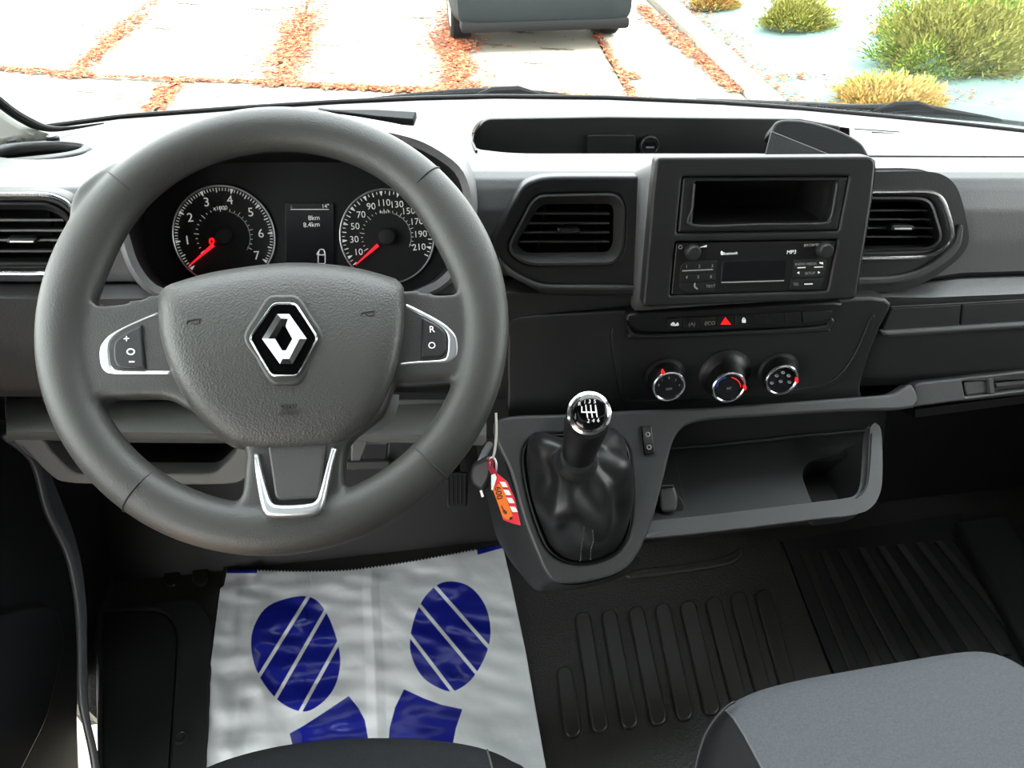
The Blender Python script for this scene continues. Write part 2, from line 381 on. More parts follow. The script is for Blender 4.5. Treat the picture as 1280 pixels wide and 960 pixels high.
shrub(1060, 92, 1192, 137, .16, 9000, [g[0], br[1], br[0], g[1], g[0], br[0]], 'yellowish half-dried shrub on the sheet seam behind the right wiper', 13)
shrub(1102, 20, 1170, 48, .14, 4500, [g[2], br[1], g[0], br[0]], 'brownish low juniper tuft at the edge of the large green bush', 14)
shrub(868, -16, 925, 14, .18, 4000, [br[1], g[2], br[0]], 'dull straw-coloured shrub beside the kerb', 15)
random.seed(9)
# parked car, seen only by its lower bumper
cx, cy = 1.43, 7.72
car = empty('parked_car', (cx, cy+2, GZ), 'dark grey car parked beyond the concrete slabs, lower bumper in view', 'car')
def csec(y, w_, z0, z1, r=.16, k=6):
    pts = []
    for (sx_, sz_, a0) in ((1, 1, 0), (-1, 1, 90), (-1, -1, 180), (1, -1, 270)):
        for j in range(k+1):
            a = math.radians(a0+90*j/k); pts.append(Vector((cx+sx_*(w_/2-r)+r*math.cos(a), y, (z1-r if sz_ > 0 else z0+r)+r*math.sin(a))))
    return pts
loft('body', [csec(cy+.0, 1.5, GZ+.30, GZ+.62, .12), csec(cy+.05, 1.74, GZ+.24, GZ+.72, .14), csec(cy+.35, 1.84, GZ+.22, GZ+.80), csec(cy+1.2, 1.84, GZ+.2, GZ+.92), csec(cy+3.6, 1.84, GZ+.2, GZ+.95), csec(cy+4.1, 1.76, GZ+.24, GZ+.9), csec(cy+4.25, 1.5, GZ+.35, GZ+.8)], M_carp, car, closed=True, cap0=True, cap1=True)
cabn = loft('cabin', [csec(cy+1.1, 1.6, GZ+.85, GZ+.95, .04), csec(cy+1.75, 1.45, GZ+.85, GZ+1.42, .12), csec(cy+3.0, 1.42, GZ+.85, GZ+1.45, .12), csec(cy+3.9, 1.5, GZ+.85, GZ+.97, .04)], M_cglass, car, closed=True, cap0=True, cap1=True)
loft('roof', [csec(cy+1.8, 1.36, GZ+1.40, GZ+1.46, .028), csec(cy+2.95, 1.34, GZ+1.42, GZ+1.475, .025)], M_carp, cabn, closed=True, cap0=True, cap1=True)
box('bumper_lip', (cx-.85, cy-.02, GZ+.2), (cx+.85, cy+.2, GZ+.3), M_cblk, car, .03)
for sx_ in (-1, 1):
    for yy in (.75, 3.4):
        wl = lathe('wheel', (cx+sx_*.70, cy+yy, GZ+.31), (sx_, 0, 0), [(0, .3), (.03, .31), (.19, .31), (.215, .28), (.205, .2), (.2, .05)], M_cblk, car, 28)
        lathe('hubcap', (cx+sx_*.9, cy+yy, GZ+.31), (sx_, 0, 0), [(0, .2), (.012, .19), (.02, .05)], M_satin, wl, 20)
    box('headlamp', (cx+sx_*.6-.17, cy+.02, GZ+.56), (cx+sx_*.6+.17, cy+.15, GZ+.68), M_cglass, car, .03)
# ================================================================== VAN CAB SHELL
BASE = [(-190, 205), (-60, 184), (0, 172), (60, 161), (150, 149), (300, 138), (420, 130.5), (520, 126), (620, 123.5), (760, 125), (900, 131), (1000, 138), (1100, 147), (1200, 157), (1280, 166), (1420, 186), (1560, 215)]
def yint(poly, x):
    for (a, b), (c, d) in zip([p[:2] for p in poly], [p[:2] for p in poly[1:]]):
        if a <= x <= c: return b+(d-b)*(x-a)/(c-a)
    return poly[0][1] if x < poly[0][0] else poly[-1][1]
def baseY(x): return 1.10-.10*((x-700)/800)**2
basep = [atY(x, yint(BASE, x), baseY(x)) for x in range(-190, 1561, 25)]
N = len(basep)
rows = []
for k in range(9):
    t = k/8; rows.append([Vector((p.x*(1-.03*t)+.3*.03*t, p.y+.03-.66*t+.05*math.sin(math.pi*t), p.z-.005+(1.78-p.z)*t)) for p in basep])
ws = loft('window_1', rows, M_glass, solid=.005); tag(ws, kind='structure')
tube('trim_1', [p+Vector((0, .012, -.001)) for p in basep], .0045, M_rubber).__setitem__('kind', 'structure')
cowl = [[p+Vector((0, .03+.05*k, -.012-.012*k*k)) for p in basep] for k in range(5)]
tag(loft('trim_2', cowl, M_cowlrefl, solid=.004), kind='structure')  # cowl coloured white in place of the pale reflections on it
XL, XR, ZR, YB = -.66, 1.36, 1.78, -.75
tag(box('ceiling', (XL, YB, ZR), (XR, .62, ZR+.05), M_head, bev=.02), kind='structure')
tag(box('wall_back', (XL, YB-.05, 0), (XR, YB, ZR), M_bulk, bev=.01), kind='structure')
FPT = [(-.595, YB), (XR, YB), (XR, 1.3), (XL-.02, 1.3), (XL-.02, .75), (-.64, .73), (-.595, .69)]
tag(pd('floor', [(x, y, 0) for x, y in FPT]+[(x, y, -.05) for x, y in FPT], [tuple(range(7)), tuple(range(13, 6, -1))]+[(i, (i+1) % 7, (i+1) % 7+7, i+7) for i in range(7)], M_floor, smooth=False), kind='structure')
tag(box('wall_front', (XL, 1.22, -.1), (XR, 1.26, .70), M_dark, bev=.0), kind='structure')
tag(pd('trim_3', [(XL, .98, .002), (XR, .98, .002), (XR, 1.21, .42), (XL, 1.21, .42), (XL, 1.21, -.04), (XR, 1.21, -.04)], [(0, 1, 2, 3), (0, 3, 4), (1, 5, 2), (0, 4, 5, 1), (3, 2, 5, 4)], M_rubber), kind='structure')  # toe board near-black: footwell shade put into its colour
wr = box('wall_right', (XR, YB, -.1), (XR+.05, 1.2, .86), M_dark, bev=.01); tag(wr, kind='structure')
tag(box('trim_11', (XR, -.25, 1.5), (XR+.05, .95, ZR), M_head, bev=.01), kind='structure')  # unseen headers on both sides, lowered to cut side-window fill light
tag(box('trim_12', (XL-.05, -.25, 1.5), (XL, .95, ZR), M_head, bev=.01), kind='structure')
tag(box('trim_4', (XR, YB, .86), (XR+.05, -.0, ZR), M_pillar, bev=.01), kind='structure')  # unseen side panels, brought forward to narrow the window light
tag(box('trim_5', (XL-.05, YB, .95), (XL, -.0, ZR), M_pillar, bev=.01), kind='structure')
for nm, X in (('window_2', XL-.03), ('window_3', XR+.02)):
    tag(box(nm, (X, 0, .86), (X+.005, .95, 1.5), M_glass, bev=0), kind='structure')
# A pillars
for nm, X, pb in (('trim_6', XL, basep[3]), ('trim_7', XR, basep[-3])):
    s = 1 if X > 0 else -1
    p0 = Vector((X+.02*s, .98, .70)); p1 = Vector((X+.01*s, .90, .98)); p2 = Vector((X-.0*s, .68, 1.4)); p3 = Vector((X-.03*s, .45, ZR))
    o = tube(nm, cr([p0, p1, p2, p3], 6, False), .045, M_pillar); tag(o, kind='structure')
pl = [atY(-40, 95, .93), atY(0, 128, .955), atY(14, 139, .965), atY(30, 149, .975), atY(46, 156.5, .985), atY(64, 161, .995), atY(90, 160, 1.01), atY(130, 154, 1.02)]
pls = cr(pl, 5, False)
tag(tube('trim_8', pls, .0062, M_rubber, radii=[1 if i < len(pls)*.5 else max(.12, 1-(i/len(pls)-.5)*1.9) for i in range(len(pls))]), kind='structure')
P = [(-140, -40), (-40, 100), (0, 131), (14, 142), (30, 152), (46, 159), (60, 163), (40, 178), (0, 186), (-140, 205)]
tag(plate('trim_9', Plane(atY(20, 150, .98), 40, 25), P, .075, M_pillar, bev=.012), kind='structure')
# driver's door standing ajar, sill and door frame strip
tag(box('wall_left', (XL-.05, .78, -.15), (XL-.005, 1.25, .86), M_dark, bev=.005), kind='structure')
DP = plane_n((XL+.02, 0, 0), (1, 0, 0))
door = plate('door_1', DP, cr([(-420, 480), (0, 522), (22, 548), (46, 586), (66, 634), (86, 682), (97, 722), (102, 790), (100, 860), (99, 900), (101, 960), (104, 1060), (-420, 1400)], 5), .05, M_dark, bev=.01); tag(door, kind='structure')
plate('door_pocket', DP, rp([(-380, 860), (20, 760), (70, 752), (84, 800), (60, 900), (20, 980), (-380, 1250)], 20), .016, M_black, door, .006, lift=.014)
tag(box('door_2', (XL-.05, .0, .56), (XL-.005, .96, .86), M_dark, bev=.01), kind='structure')
SP = plane_n((XL+.05, 0, 0), (1, -.15, .1))
sill = plate('trim_10', SP, cr([(10, 548), (44, 578), (62, 640), (86, 690), (98, 740), (103, 800), (104, 870), (110, 905), (119, 945), (130, 1020), (136, 1020), (124, 940), (114, 890), (111.5, 830), (111, 770), (106, 715), (96, 670), (78, 622), (60, 580), (40, 555), (20, 540)], 4), .012, M_body, bev=.006); tag(sill, kind='structure')
# wipers resting along the foot of the windscreen
def wiper(label, bl, arm, hub):
    t = empty('windscreen_wiper', atY(hub[0], hub[1], 1.16), label, 'wiper')
    tube('blade', [atY(x, y, 1.17) for x, y in cr(bl, 5, False)], .0042, M_rubber, t)
    tube('arm', [atY(x, y, 1.165) for x, y in cr(arm, 5, False)], .0075, M_cblk, t, radii=[.5+.9*math.sin(math.pi*i/(5*(len(arm)-1)))for i in range(5*(len(arm)-1)+1)])
    q = atY(hub[0], hub[1], 1.155); tube('bracket', [q+Vector((-.055, 0, -.004)), q+Vector((-.02, 0, .004)), q+Vector((.02, 0, .004)), q+Vector((.055, 0, -.004))], .009, M_cblk, t, radii=[.5, 1, 1, .5])
wiper('black windscreen wiper lying in front of the dash beyond the steering wheel', [(375, 132), (480, 127), (600, 122), (720, 123), (860, 128)], [(440, 128), (530, 122), (600, 118.5), (660, 119), (720, 122.5)], (632, 118.5))
wiper('black windscreen wiper lying below the mint sheet and shrubs', [(870, 126), (960, 128.5), (1060, 133), (1160, 142), (1290, 156)], [(1010, 134), (1080, 137), (1140, 137), (1190, 143), (1250, 151)], (1130, 136))
# ================================================================== DASHBOARD
dash = empty('dashboard', (.3, .9, .5), 'grey grained plastic dashboard spanning the van cab under the windscreen', 'dashboard')
BIN = rp([(588, 165, 14), (600, 148.5, 12), (700, 146, 0), (965, 149, 0), (1062, 160, 0), (1062, 192, 0), (640, 192, 30), (592, 186, 10)], 4)
HOODF = cr([(250, 384), (208, 374), (183, 362), (163, 335), (151, 300), (143, 262), (146, 222), (168, 190), (215, 165), (300, 153), (400, 151), (473, 161), (523, 173), (557, 191), (579, 210), (590, 236), (592, 264), (586, 302), (575, 336), (560, 355), (540, 367), (490, 382), (370, 390)], 5)
CUPH = ell(44, 188, 66, 11.5)
PODC = cr([(800, 221), (725, 220), (690, 220.5), (672, 223), (656, 230), (645, 245), (631, 270), (615, 300), (614, 308), (620, 320), (630, 335), (650, 352), (673, 365), (695, 370), (790, 371)], 4)
def skipped(x, y):
    return -130 < x < 1250 and skipped_(x, y)
def skipped_(x, y):
    return inpoly(x, y, BIN) or inpoly(x, y, inset(HOODF, -1)) or inpoly(x, y, CUPH) or (640 < x < 770 and 245 < y < 325) or (1080 < x < 1170 and 245 < y < 312) or (-110 < x < 88 and 256 < y < 330) or (835 < x < 1060 and 212 < y < 372)
def cv(x): return .05*((x-700)/800)**2
R = [(lambda x: yint(BASE, x), lambda x: baseY(x)),
     (lambda x: yint(BASE, x)+4, lambda x: baseY(x)-.012),
     (lambda x: yint([(-190, 222), (0, 203), (120, 197), (500, 194), (1560, 197)], x), lambda x: .885-cv(x)),
     (lambda x: yint([(-190, 242), (100, 226), (500, 213), (1560, 214)], x), lambda x: .81-cv(x)),
     (lambda x: yint([(-190, 246), (100, 234), (500, 224), (1560, 224)], x), lambda x: .797-cv(x)),
     (lambda x: yint([(-190, 254), (100, 244), (500, 236), (1560, 236)], x), lambda x: .789-cv(x)),
     (lambda x: yint([(-190, 275), (500, 262), (1560, 262)], x), lambda x: .7765-cv(x)),
     (lambda x: 302, lambda x: .767-cv(x)),
     (lambda x: yint([(-190, 350), (110, 352), (640, 344), (1120, 355), (1160, 347), (1200, 341), (1290, 338), (1560, 334)], x), lambda x: .7615-cv(x)),
     (lambda x: yint([(-190, 352), (110, 354), (640, 347), (1120, 358), (1160, 351), (1200, 346), (1290, 342.5), (1560, 338)], x), lambda x: .778-cv(x)),
     (lambda x: yint([(-190, 355), (110, 357), (640, 350), (1120, 361), (1160, 354), (1200, 349), (1290, 346), (1560, 341)], x), lambda x: .754-cv(x)),
     (lambda x: yint([(-190, 372), (110, 374), (640, 366), (1160, 372), (1560, 356)], x), lambda x: .728-cv(x)),
     (lambda x: 432, lambda x: .716-cv(x)),
     (lambda x: yint([(-190, 486), (600, 492), (1150, 470), (1560, 440)], x), lambda x: .712-cv(x)),
     (lambda x: yint([(-190, 494), (600, 500), (1150, 480), (1560, 450)], x), lambda x: .715-cv(x))]
sub = [2, 26, 8, 4, 4, 8, 8, 8, 2, 2, 5, 8, 8, 3]
xs = list(range(-190, 1565, 3)); rows = []; GP = []
for i in range(len(R)-1):
    for k in range(sub[i]):
        t = k/sub[i]; row = []; gpx = []
        for x in xs:
            ya, yb = R[i][0](x), R[i+1][0](x); Ya, Yb = R[i][1](x), R[i+1][1](x)
            y = ya+(yb-ya)*t; row.append(atY(x, y, Ya+(Yb-Ya)*t)); gpx.append((x, y))
        rows.append(row); GP.append(gpx)
def surf(x, y):
    for i in range(len(R)-1):
        ya, yb = R[i][0](x), R[i+1][0](x)
        if ya <= y <= yb: return atY(x, y, R[i][1](x)+(R[i+1][1](x)-R[i][1](x))*(y-ya)/max(yb-ya, 1e-6))
    return None
def snap(poly, dmax):
    A = np.array([p[:2] for p in poly]); B = np.roll(A, -1, 0); E_ = B-A; L2 = (E_**2).sum(1)+1e-12
    lo_, hi_ = A.min(0)-dmax, A.max(0)+dmax
    for i, g_ in enumerate(GP):
        for j, (x, y) in enumerate(g_):
            if lo_[0] < x < hi_[0] and lo_[1] < y < hi_[1]:
                t = np.clip((((x, y)-A)*E_).sum(1)/L2, 0, 1); Q = A+E_*t[:, None]; d = np.hypot(Q[:, 0]-x, Q[:, 1]-y); k = int(d.argmin())
                if d[k] < dmax:
                    s_ = surf(float(Q[k, 0]), float(Q[k, 1]))
                    if s_ is not None: rows[i][j] = s_; g_[j] = (float(Q[k, 0]), float(Q[k, 1]))
snap(BIN, 2.0); snap(CUPH, 2.0)
row = [atY(x, R[-1][0](x), R[-1][1](x)) for x in xs]; rows.append(row); GP.append([(x, R[-1][0](x)) for x in xs])
rows.append([p+Vector((0, .25, 0)) for p in row]); GP.append([(x, 2000) for x in xs])
def sk(i, j):
    q = (GP[i][j], GP[i][j+1], GP[i+1][j], GP[i+1][j+1]); return skipped(sum(p[0] for p in q)/4, sum(p[1] for p in q)/4)
NT = sum(sub[:11])
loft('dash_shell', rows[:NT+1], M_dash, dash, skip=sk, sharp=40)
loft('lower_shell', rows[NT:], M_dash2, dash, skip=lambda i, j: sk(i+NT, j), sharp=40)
# joint between top pad and front pad, right of the bezel
tube('pad_joint', [atY(x, 195.5+(x-1085)*.004, .884-cv(x)) for x in range(1080, 1560, 20)], .0016, M_rubber, dash)
for x0, x1, y0 in ((1068, 1126, 161), (1090, 1150, 165)):
    tube('airbag_seam', [atY(x, y0+(x-x0)*.07, 1.0) for x in range(x0, x1, 8)], .0008, M_strip, dash)
# ---- open bin on top of the dash
Yw = 1.0
bw = Plane(atY(780, 170, Yw), 4)
bin_ = plate('bin_back_wall', bw, rp([(592, 210, 0), (592, 168, 10), (606, 149, 10), (760, 146.5, 0), (1000, 149, 0), (1050, 158, 0), (1050, 215, 0)], 4), .012, M_dash2, dash, .002)
fz = atY(780, 215, Yw).z
rowsb = [[atY(x, 196, .878-cv(x))-Vector((0, 0, .004)), Vector((atY(x, 192.5, .882-cv(x)).x, .886, fz)), Vector((atY(x, 192.5, .882).x*1.08, Yw, fz))] for x in range(588, 1100, 16)]
loft('bin_floor', rowsb, M_dash2, dash)
loft('bin_end_wall', [[atY(590, 166, .985), atY(588, 176, .94), atY(594, 188, .895)], [atY(590, 166, .985)-Vector((0, 0, .07)), atY(588, 176, .94)-Vector((0, 0, .07)), atY(594, 188, .895)-Vector((0, 0, .07))]], M_dash2, dash, solid=.003)
bp2 = Plane(atY(780, 180, Yw-.004), 4)
plate('socket_cover', bp2, rp([(734.5, 169), (794, 169), (795.5, 200), (733, 200)], 3), .006, M_face, bin_, .0012, lift=.003)
lathe('usb_socket', bp2.hit(811, 181.5), bp2.n, [(0, .0142), (.005, .0142), (.0065, .0128), (.0055, .0118), (.0045, .0118)], M_face, bin_, 28)
plate('usb_port', bp2, [rp([(806.5, 178), (819, 178), (819, 186), (806.5, 186)], 1)], .002, M_gloss, bin_, .0004, lift=.0062)
plate('usb_tongue', bp2, rp([(807.5, 183.2), (818, 183.2), (818, 185.4), (807.5, 185.4)], .5), .002, M_satin, bin_, .0003, lift=.0068)
# ---- raised holder at the end of the bin
hd = empty('dash_holder', atY(1030, 195, .9), 'raised dark grey holder with rounded end beside the open bin on the dash', 'holder')
hp = Plane(atY(1030, 172, .885), 34, -16)
plate('holder_body', hp, cr([(966, 160), (971, 151.5), (985, 148.5), (1012, 151), (1046, 161), (1070, 173), (1082, 185), (1086, 205), (1040, 205), (1000, 182), (968, 167)], 5), .05, M_dash2, hd, .004)
hp2 = Plane(atY(1000, 180, .865), 30, -22)
plate('holder_flap', hp2, rp([(953, 206, 2), (964, 163, 4), (1058, 201, 2), (1058, 212, 0), (953, 212, 0)], 3), .006, M_strip, hd, .0015)
# ---- black strip on the dash brow
plate('brow_vent', Plane(atY(470, 143, .99), 62), rp([(396, 136), (470, 136), (521, 139), (517, 150), (470, 146)], 2), .012, M_black, dash, .002)
# ---- round opening near the pillar
cz = atY(44, 187, .915).z
cp = plane_n(atY(44, 187, .915), (0, -.06, 1))
cup = empty('cup_holder', cp.hit(44, 187, -.04), 'round cup recess in the dash top beside the windscreen pillar', 'cup holder')
o1, o2 = cr([(-30, 196), (-10, 182), (30, 176), (70, 175), (104, 178), (115, 183), (106, 190), (70, 197), (30, 201), (-5, 203)], 5), cr([(-18, 195), (-2, 187), (26, 181), (66, 178), (92, 178.5), (101, 182), (90, 187), (66, 191), (32, 194.5), (0, 197)], 5)
plate('rim', cp, [o1, o2], .012, M_strip, cup, .004, lift=.004)
A = [cp.hit(p[0], p[1], 0) for p in o2]; loft('well', [A, [p-Vector((0, 0, .07)) for p in A]], M_black, cup, closed=True, cap1=True)
for x, y in ((20, 184), (68, 179.5)): lathe('grip', cp.hit(x, y, -.012), (0, 0, 1), [(0, .007), (.008, .008), (.01, .006)], M_black, cup, 14)
# ---- instrument hood
hpl = Plane(atY(365, 260, .668), 24)
cpl = Plane(atY(380, 295, .757), 27)
hood = empty('instrument_hood', (-.13, .72, .76), 'arched grey hood shading the instruments behind the steering wheel', 'instrument hood')
cavb = cr([(250, 372), (212, 358), (190, 335), (180, 300), (184, 255), (200, 225), (250, 208), (320, 203), (400, 203), (470, 205), (530, 216), (553, 235), (562, 262), (563, 295), (556, 330), (545, 348), (520, 362), (470, 374), (370, 380)], 5)
K = 110
fr = resample(HOODF, K); fi = resample(inset(HOODF, 12), K); cb = resample(cavb, K)
def start(P): 
    i = min(range(K), key=lambda i: (P[i].x-365)**2+(0 if P[i].y > 330 else 1e6)); return P[i:]+P[:i]
fr, fi, cb = start(fr), start(fi), start(cb)
def bk(p): return atY(p.x+(p.x-365)*.03, p.y-(10 if p.y < 240 else 0), .87)
ro = [[bk(p) for p in fr], [hpl.hit(p.x+(p.x-365)*.012, p.y-(3 if p.y < 240 else 0), -.03) for p in fr], [hpl.hit(p.x, p.y, -.004) for p in fr], [hpl.hit(p.x+(365-p.x)*.012, p.y+(260-p.y)*.02, .001) for p in fr], [hpl.hit(p.x, p.y, -.002) for p in fi]]
loft('hood_shell', ro, M_dash, hood, closed=True, sharp=50)
loft('hood_lining', [[hpl.hit(p.x, p.y, -.002) for p in fi], [hpl.hit(p.x*.99+365*.01, p.y*.99+270*.01, -.014) for p in fi], [cpl.hit(p.x, p.y, .004) for p in cb]], M_black, hood, closed=True, sharp=50)
# ---- instrument cluster
icl = empty('instrument_cluster', cpl.hit(370, 370), 'black instrument panel with rev counter, display and speedometer', 'instrument panel')
plate('dial_panel', cpl, [inset(cavb, -4)], .01, mat('dial_black', (20, 20, 21), .5), icl, .001, lift=.002)
def gauge(name, gx, gy, r, items, nmin, a0, a1, needle, unit, majors, sub_):
    sc = cpl.scale(gx, gy); u0, v0 = cpl.loc(gx, gy); sq = 1.0
    def P(a, rr): return (u0+rr*math.cos(a)*sc*r, v0+rr*math.sin(a)*sc*r)
    def lay(nm, polys, z, th, m, par, bev=.0001): 
        me = curve_mesh(polys, th/2-bev, bev, 1); me.transform(cpl.mat(z-th/2)); return mesh_obj(nm, me, m, par)
    circ = lambda rr, n=72: [P(2*math.pi*i/n, rr) for i in range(n)]
    g = lay(name, [circ(1.0)], .0035, .003, mat('dial_face', (26, 26, 27), .55), icl)
    rg = [cpl.mat() @ Vector((*P(2*math.pi*i/90, 1.0), .0045)) for i in range(90)]
    tube('bezel_ring', rg, .0011, M_satin, g, closed=True)
    # ticks: one mesh per gauge ring
    V, F = [], []
    def tick(a, r0_, r1_, w0, w1):
        i = len(V); d = Vector((-math.sin(a), math.cos(a)))
        for rr, ww, s in ((r0_, w0, -1), (r0_, w0, 1), (r1_, w1, 1), (r1_, w1, -1)):
            q = Vector(P(a, rr))+d*ww*s*sc*r; V.append(cpl.mat() @ Vector((q.x, q.y, .0042)))
        F.append((i, i+1, i+2, i+3))
    for k in range(nmin+1):
        a = math.radians(a0+(a1-a0)*k/nmin)
        if k in majors: tick(a, .86, .96, .006, .035)
        elif sub_ and k % sub_ == 0: tick(a, .87, .96, .011, .011)
        else: tick(a, .90, .96, .008, .008)
    for k in range(25):
        a = math.radians(a0-8+(a1-a0+14)*k/24); tick(a, .52 if k % 4 else .49, .56 if k % 4 else .59, .006, .006)
    pd('scale_ticks', V, F, M_white, g, smooth=False)['kind'] = 'stuff'
    arc = [cpl.mat() @ Vector((*P(math.radians(72+(a1-72)*i/24), .51), .0042)) for i in range(25)]
    tube('inner_arc', arc, .0005, M_dim, g)
    for s, a, rr, sz in items:
        q = P(math.radians(a), rr); me = None
        cu = bpy.data.curves.new('t', 'FONT'); cu.body = s; cu.size = sz*sc*1.38; cu.align_x = 'CENTER'; cu.align_y = 'CENTER'; cu.resolution_u = 3; cu.extrude = .0002
        o = bpy.data.objects.new('t', cu); me = bpy.data.meshes.new_from_object(o); bpy.data.objects.remove(o); bpy.data.curves.remove(cu)
        me.transform(cpl.mat(.0044) @ Matrix.Translation((q[0], q[1], 0))); mesh_obj('numeral', me, M_white, g, smooth=False)
    a = math.radians(needle); d = Vector((math.cos(a), math.sin(a))); n_ = Vector((-d.y, d.x)); c0 = Vector((u0, v0))
    pts = [c0+d*.27*r*sc+n_*.034*r*sc, c0+d*.92*r*sc+n_*.008*r*sc, c0+d*.92*r*sc-n_*.008*r*sc, c0+d*.27*r*sc-n_*.034*r*sc]
    lay('needle', [[tuple(p) for p in pts]], .0085, .002, M_needle, g)
    lathe('needle_hub', cpl.mat() @ Vector((u0, v0, .004)), cpl.n, [(0, .0095), (.006, .0095), (.008, .008), (.0085, .002)], M_switch, g, 24)
    return g
tach = gauge('rev_counter', 281.5, 295.5, 61, [(str(k), 219.5-36.5*k, .73, 11) for k in range(1, 8)]+[('x1000', 90, .56, 5)], 70, 219.5, 219.5-36.5*7, 216, 'x1000', set(range(0, 71, 10)), 5)
lt = Plane(cpl.p+cpl.n*.005, 27); ux, vx = 0, 0
plate('warning_lamp', lt, [ell(264.5, 301.5, 3.6, 4.4, 20), ell(264.5, 302, 1.5, 2, 12)], .001, M_red, tach, .0001)
spd = gauge('speedometer', 484.5, 296, 57.5, [(str(k), 204-11.3*(k-10)/10, .71, 8.2) for k in range(10, 211, 20)]+[('km/h', 90, .53, 4.5)], 44, 215, 215-11.3*21.6, 217, 'km/h', set(range(2, 44, 4)), 2)
scr = plate('display_screen', cpl, rp([(356, 254), (417, 254), (418, 345), (357, 345)], 1), .003, M_lcd, icl, .0004, lift=.005)
lp = Plane(cpl.p+cpl.n*.0052, 27)
plate('display_line', lp, [(363, 261.3), (411, 261.3), (411, 262.2), (363, 262.2)], .0006, M_white, scr, .0001, lift=.0005)
text('display_text', '14°', lp, 407, 258, 5, M_white, scr); text('display_text', ':', lp, 364, 258, 5, M_white, scr)
text('display_text', '8km', lp, 392.5, 272.5, 6, M_white, scr); text('display_text', '8.4km', lp, 389.5, 281, 6, M_white, scr)
plate('van_symbol', lp, [rp([(397, 330), (397, 316), (399, 311), (405, 311), (407, 316), (407, 330)], 3), rp([(398.2, 329), (398.2, 319.2), (405.8, 319.2), (405.8, 329)], .5), rp([(398.6, 318), (399.8, 312.2), (404.2, 312.2), (405.4, 318)], 1)], .0006, M_white, scr, .0001, lift=.0005)
plate('door_symbol', lp, [(397.5, 313.5), (397.5, 318), (395, 318.6)], .0006, M_white, scr, .0001, lift=.0005)
# ================================================================== AIR VENTS
def alig(P, n):
    Q = resample(P, n); i = min(range(n), key=lambda i: Q[i].x+Q[i].y); return Q[i:]+Q[:i]
M_pod = mat('pod_plastic', (24, 25, 26), .48, bump=GR)
def vent(label, Y, elev, yaw, pod, frame, opening, slats, fins, tab, chrome=None, ridge=None, ridge2=None):
    c = frame[len(frame)//2]; pl = Plane(atY(sum(p[0] for p in opening)/len(opening), sum(p[1] for p in opening)/len(opening), Y), elev, yaw)
    t = empty('air_vent', pl.hit(sum(p[0] for p in pod)/len(pod), max(p[1] for p in pod), -.03), label, 'air vent')
    plate('pod_panel', pl, [pod, inset(frame, 1)], .03, M_pod, t, .004)
    # sloping funnel frame
    n = 80
    A = [pl.hit(p.x, p.y, .003) for p in alig(frame, n)]; fo = alig(inset(frame, 3), n); B = [pl.hit(p.x, p.y, .004) for p in fo]
    C_ = [pl.hit(p.x, p.y, -.012) for p in alig(opening, n)]; D_ = [pl.hit(p.x, p.y, -.06) for p in alig(opening, n)]
    A0 = [pl.hit(p.x, p.y, -.008) for p in alig(frame, n)]
    fm = loft('vent_frame', [A0, A, B, C_, D_], M_strip if not chrome else M_face, t, closed=True, cap1=True, sharp=30)
    loft('duct', [[pl.hit(p.x, p.y, -.013) for p in alig(opening, n)], [pl.hit(p.x, p.y, -.058) for p in alig(opening, n)]], M_void, fm, closed=True, cap1=True)
    for (x0, x1, y) in slats:
        h = 1.2; a, b = pl.hit(x0, y, -.016), pl.hit(x1, y, -.016); v = pl.v; nn = pl.n
        V = []
        for q in (a, b):
            V += [q+v*.0010, q-v*.0012, q-nn*.022-v*.004, q-nn*.022-v*.002]
        o = pd('slat', V, [(0, 1, 5, 4), (1, 2, 6, 5), (2, 3, 7, 6), (3, 0, 4, 7), (0, 3, 2, 1), (4, 5, 6, 7)], M_slat, t, smooth=False)
    for (xa, ya, xb, yb) in fins:
        a, b = pl.hit(xa, ya, -.042), pl.hit(xb, yb, -.042); u = pl.u*.0008
        pd('fin', [a-u, a+u, b+u, b-u, a-u-pl.n*.012, a+u-pl.n*.012, b+u-pl.n*.012, b-u-pl.n*.012], [(0, 1, 2, 3), (4, 7, 6, 5), (0, 4, 5, 1), (1, 5, 6, 2), (2, 6, 7, 3), (3, 7, 4, 0)], M_black, t, smooth=False)
    x0, x1, y0, y1 = tab
    tb = plate('tab', pl, rp([(x0, y0+1), (x0+3, y0), (x1-4, y0), (x1, y0+2), (x1-1, y1-1), (x1-6, y1), (x0, y1)], 1.5), .012, M_switch, t, .002, lift=-.006)
    plate('tab_grip', pl, rp([(x0+4, (y0+y1)/2), (x1-4, (y0+y1)/2), (x1-4, y1-1), (x0+4, y1-1)], .8), .002, M_satin if chrome else M_strip, tb, .0006, lift=-.0048)
    if chrome:
        tube('chrome_ring', [pl.hit(x, y, .005) for x, y in chrome], .0027, M_chrome, t)
    for rg in (ridge, ridge2):
        if rg: plate('ridge', pl, rg, .01, M_strip, t, .003, lift=.006)
    return pl
M_slat = mat('slat_plastic', (70, 71, 72), .35)
fC = rp([(668, 243, 16), (771, 241, 12), (782, 256, 12), (780, 314, 12), (768, 331, 12), (656, 332, 18), (632, 312, 14)], 10)
oC = rp([(676, 255, 10), (764, 255, 5), (767, 262, 4), (766, 305, 6), (760, 315, 5), (657, 316, 8), (645, 305, 7)], 5)
ridC = cr([(624, 324), (640, 338), (662, 350), (676, 355), (700, 357), (785, 357.5), (788, 363), (700, 363), (672, 361), (655, 355), (634, 343)], 4)
